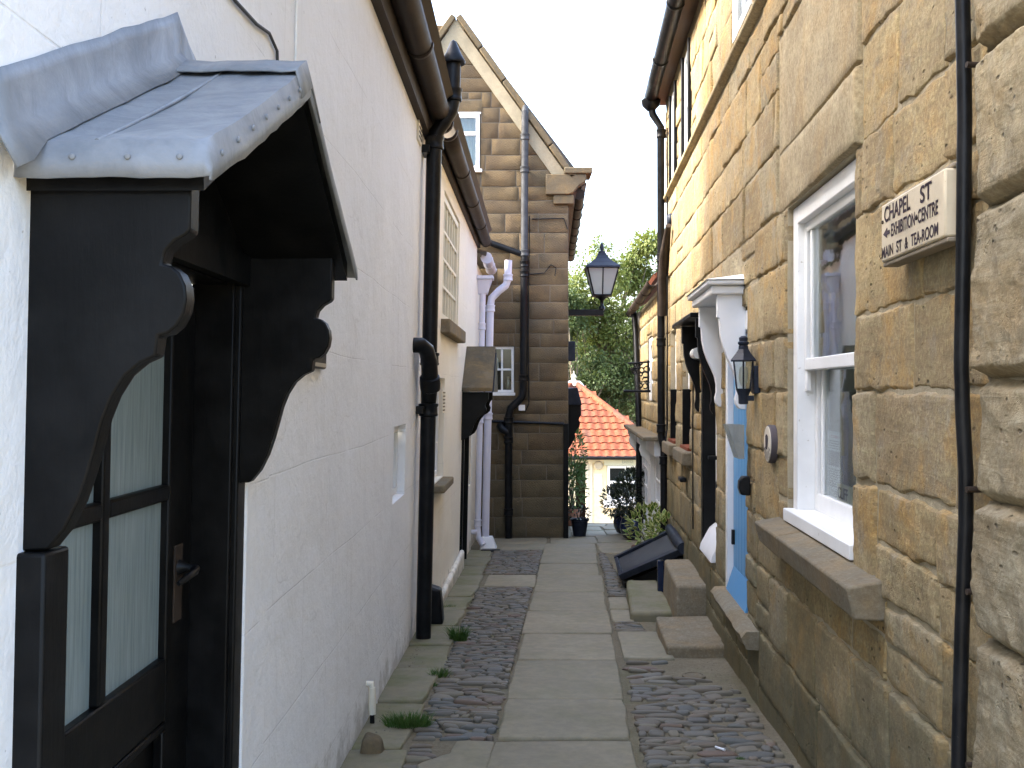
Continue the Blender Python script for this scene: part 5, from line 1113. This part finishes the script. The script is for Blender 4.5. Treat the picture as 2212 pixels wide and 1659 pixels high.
# ------------------------------------------------------------------ plants
def leaf_quad(mb, p, d, n, L, w, m=0, bend=.15):
    d = d.normalized(); s = d.cross(n)
    if s.length < 1e-4: s = d.orthogonal()
    s.normalize(); n = s.cross(d)
    mb.add([p, p+d*L*.5+s*w/2+n*bend*L*.2, p+d*L-n*bend*L, p+d*L*.5-s*w/2+n*bend*L*.2], [(0,1,2,3)], m)
def rv():
    while True:
        v_ = Vector((random.uniform(-1,1), random.uniform(-1,1), random.uniform(-1,1)))
        if .05 < v_.length < 1: return v_
def branch(mb, a, b, r0, r1, n=4, wob=.1):
    pts = []; L = (b-a).length
    for i in range(n+1): t_ = i/n; pts.append(a.lerp(b, t_)+rv()*wob*L*(.3 if 0 < i < n else 0))
    mb.tube(pts, [lerp(r0, r1, i/n) for i in range(n+1)], 7); return pts
def tree(label, base, h, crown, nl, leaf=.14, mat_='tree_leaf', clus=70, csz=.75):
    t_ = thing('tree', label, 'tree', base, 'trees behind the gift shop'); base = Vector(base); tr = MB(); cr = MB()
    top = base+Vector((random.uniform(-.3, .3), 0, h*.55)); tpts = branch(tr, base-Vector((0,0,.3)), top, .17, .09, 5, .06)
    cents = []
    for _ in range(clus):
        ell = random.choice(crown); q = rv().normalized()*random.uniform(.45, 1.0)
        cents.append(Vector((ell[0]+q.x*ell[3], ell[1]+q.y*ell[4], ell[2]+q.z*ell[5])))
    for c_ in cents[::4]:
        s = random.choice(tpts[1:]); m_ = s.lerp(c_, .5)+Vector((0, 0, .25)); branch(tr, s, m_, .06, .035, 2, .1); branch(tr, m_, c_, .035, .012, 2, .1)
    for c_ in cents:
        k = random.uniform(.55, 1.15)*csz
        for _ in range(nl//clus):
            q = rv(); p = c_+Vector((q.x*k, q.y*k, q.z*k*.7)); leaf_quad(cr, p, (q+rv()*.8+Vector((0,0,-.3))), Vector((0,0,1))+rv()*.8, leaf*random.uniform(.6, 1.25), leaf*.6)
    tr.build('trunk', 'bark', t_, sm=True); tag(cr.build('crown', mat_, t_, recalc=False), kind='stuff')
tree('tall leafy sycamore tree rising behind the gift shop roof', (3.6, 37, g(37)), 9, [(3.2, 37, 5.4, 1.9, 1.6, 1.6), (4.4, 37, 4.2, 1.6, 1.5, 1.8), (2.3, 36.6, 3.8, 1.3, 1.3, 1.5), (4.9, 37, 6.2, .9, .9, .9)], 17000, .15, 'tree_leaf', 95, .62)
tree('dark leafy tree crowding the corner of the gabled house', (2.2, 33.5, g(33)), 6, [(1.9, 35, 2.3, 1.3, 1.2, 1.6), (2.9, 34.6, 1.6, 1.2, 1, 1.2), (1.7, 35, 4.2, .9, .9, 1.0)], 11000, .13, 'dark_tree_leaf', 70, .55)
tree('dark leafy tree close behind the white cottage corner', (4.8, 34.5, g(34)), 6, [(4.2, 35, 1.4, 1.2, 1.2, 1.5), (4.9, 35, 3.0, 1.1, 1.2, 1.4), (3.5, 36, 1.2, 1.2, 1, 1.2)], 12000, .13, 'dark_tree_leaf', 70, .55)
tree('pale far tree at the back of the trees behind the shop', (3.0, 44, g(44)), 8, [(3.2, 44, 2.5, 3.5, 1.5, 2.6), (5.6, 44, 3.5, 2.0, 1.5, 2.6)], 9000, .22, 'dark_tree_leaf', 80, .9)

def potted(label, c, pot, pot_mat, fol, mat_, leaf, nl, stems=6, margin=False, group=None, band=None):
    x, y = c; z = g(y)+.008; t_ = thing('potted_plant', label, 'potted plant', (x, y, z), group); h = pot[-1][1]
    p = MB().lathe((x, y, z), pot+[(pot[-1][0]*.86, h-.005), (pot[-1][0]*.80, h-.05)], 24).build('pot', pot_mat, t_, sm=True)
    MB().lathe((x, y, z+h-.065), [(pot[-1][0]*.83, 0), (.01, .012)], 16).build('soil', 'soil', p)
    st = MB(); lf = MB(); top = Vector((x, y, z+h-.06))
    for (cx, cy, cz, rx, rz, k) in fol:
        cen = Vector((x+cx, y+cy, z+cz)); tw = []
        for i in range(stems):
            q = rv(); e = cen+Vector((q.x*rx*.8, q.y*rx*.8, q.z*rz*.8)); a = top+Vector((random.uniform(-.04, .04), random.uniform(-.04, .04), 0)); tw += branch(st, a, e, .009, .004, 4, .05)[1:]
        for i in range(int(nl*k)):
            q = rv(); q = q.normalized()*(.35+.65*q.length**.5); p_ = cen+Vector((q.x*rx, q.y*rx, q.z*rz)); d = q*.8+rv()*.7+Vector((0, 0, .25)); L = leaf*random.uniform(.7, 1.2); n_ = Vector((0,0,1))+rv()*.7
            if margin:
                d.normalize(); s = d.cross(n_).normalized(); nn = s.cross(d); w_ = L*.52
                mid, tip = p_+d*L*.55, p_+d*L; A_, B2 = p_+d*L*.5+s*w_/2+nn*L*.06, p_+d*L*.5-s*w_/2+nn*L*.06
                ia, ib_, i0, i1 = p_+d*L*.5+s*w_*.37, p_+d*L*.5-s*w_*.37, p_+d*L*.09, p_+d*L*.87
                lf.add([i0, ia, i1, ib_], [(0,1,2,3)], 0); lf.add([p_, A_, tip, B2, i0, ia, i1, ib_], [(0,1,5,4),(1,2,6,5),(2,3,7,6),(3,0,4,7)], 1)
            else: leaf_quad(lf, p_, d, n_, L, L*.42, 0, .12)
    st.build('stems', 'bark', t_, sm=True)
    tag(lf.build('foliage', [mat_, 'leaf_margin'] if margin else mat_, t_, recalc=False), kind='stuff')
round_pot = [(.10, 0), (.17, .03), (.215, .12), (.225, .20), (.20, .29), (.19, .32), (.215, .345)]
potted('dark glossy laurel bush in the front round blue glazed pot', (1.86, 15.75), round_pot, 'blue_glaze', [(.0, 0, .68, .27, .36, 1.0), (-.12, 0, .56, .20, .25, .4)], 'laurel_leaf', .085, 650)
potted('dark glossy laurel bush in the rear round blue glazed pot', (1.86, 16.75), round_pot, 'blue_glaze', [(.05, 0, .66, .27, .36, .9), (-.20, .0, .52, .20, .24, .5)], 'laurel_leaf', .085, 600)
bowl = [(.12, 0), (.14, .01), (.17, .12), (.195, .22), (.21, .22), (.21, .25)]
potted('variegated cream edged evergreen shrub in a terracotta pot', (1.62, 12.25), bowl, 'terracotta', [(-.02, -.05, .46, .24, .26, 1.0), (.12, -.85, .52, .22, .20, .8), (.05, -.4, .40, .22, .16, .6)], 'euonymus_leaf', .095, 260, 7, True)
taper = [(.095, 0), (.10, .01), (.135, .24), (.15, .245), (.15, .27)]
potted('small leafy plant in a dark tapered pot by the gabled house corner', (1.065, 16.35), taper, 'dark_navy', [(-.02, 0, .34, .17, .12, 1)], 'laurel_leaf', .07, 130, 5)
potted('tall pale green shrub in a pot beyond the gabled house corner', (1.12, 19.5), [(q[0]*1.2, q[1]*1.2) for q in taper], 'terracotta', [(.02, 0, .70, .24, .45, 1.0), (.05, 0, 1.35, .20, .45, 1.0), (.0, 0, 1.0, .26, .3, .6)], 'shrub_leaf', .10, 420, 6)

def tuft(x, y, r, h, n, label):
    mb = MB()
    for _ in range(n):
        a = random.uniform(0, 2*PI); q = r*random.random()**.7; b = Vector((x+q*math.cos(a)*1.5, y+q*math.sin(a)*.8, 0)); b.z = g(b.y)-.002; ln = Vector((math.cos(a), math.sin(a), 0))*random.uniform(.1, .7)+Vector((random.uniform(-.3,.3), random.uniform(-.3,.3), 1)); ln.normalize(); L = h*random.uniform(.5, 1.1); s = Vector((random.uniform(-1,1), random.uniform(-1,1), 0)).normalized()*.0022
        m_ = b+ln*L*.6; t_ = b+ln*L+Vector((ln.x, ln.y, -.3))*L*.25; mb.add([b-s, b+s, m_+s*.7, m_-s*.7, t_], [(0,1,2,3),(3,2,4)])
    tag(mb.build('grass_tuft', 'grass', recalc=False), label, 'grass tuft')
tuft(-.545, 5.42, .075, .095, 700, 'widest clump of green grass on the mossy kerb by the stone block')
tuft(-.46, 6.55, .035, .08, 220, 'small grass clump where the mossy kerb meets the cobbles')
tuft(-.40, 7.75, .036, .15, 320, 'upright bright grass clump growing level with the foot of the black pipe')
tuft(-.50, 6.35, .03, .025, 120, 'flat green weed in the joint of the kerb flags')
tuft(-.60, 9.3, .06, .04, 120, 'thin weeds along the foot of the cream house wall')
tuft(1.07, 4.85, .012, .03, 50, 'tiny grass sprig among the right hand cobbles')
tuft(-.66, 6.15, .02, .025, 50, 'tiny weed at the foot of the white wall')
tuft(1.30, 8.42, .012, .05, 40, 'little weed beside the tall stone block step')
# litter
tag(MB().tube([(.985, 5.02, g(5)+.018), (1.02, 4.97, g(5)+.02)], .006, 8).build('cigarette_end', 'fresh_white', sm=True), 'white cigarette end lying on the right hand cobbles', 'litter')

gr = MB(); rl = random.Random(3)
for _ in range(900):
    e = rl.random(); y = 3.6+8*rl.random()**1.4
    if e < .45: x = rwall(y)-abs(rl.gauss(0, .10))-.01
    elif e < .8: x = -.79+.012*y+abs(rl.gauss(0, .05))
    else: x = rl.uniform(pR(y), rwall(y))
    if y > 7 and x > 1.0: continue
    q = rl.uniform(.002, .007); a = rl.uniform(0, 3); c_ = Vector((x, y, g(y)+.004+(.012 if x < -.5 else 0)))
    p_ = [c_+Vector((q*math.cos(a+k*2.1)*rl.uniform(.6, 1.3), q*math.sin(a+k*2.1), 0)) for k in range(3)]+[c_+Vector((0, 0, q*rl.uniform(.5, 1)))]
    gr.add(p_, [(0,1,3),(1,2,3),(2,0,3)])
tag(gr.build('grit', 'cobble_mass'), 'loose grit and chippings gathered along the wall feet', 'grit', kind='stuff')
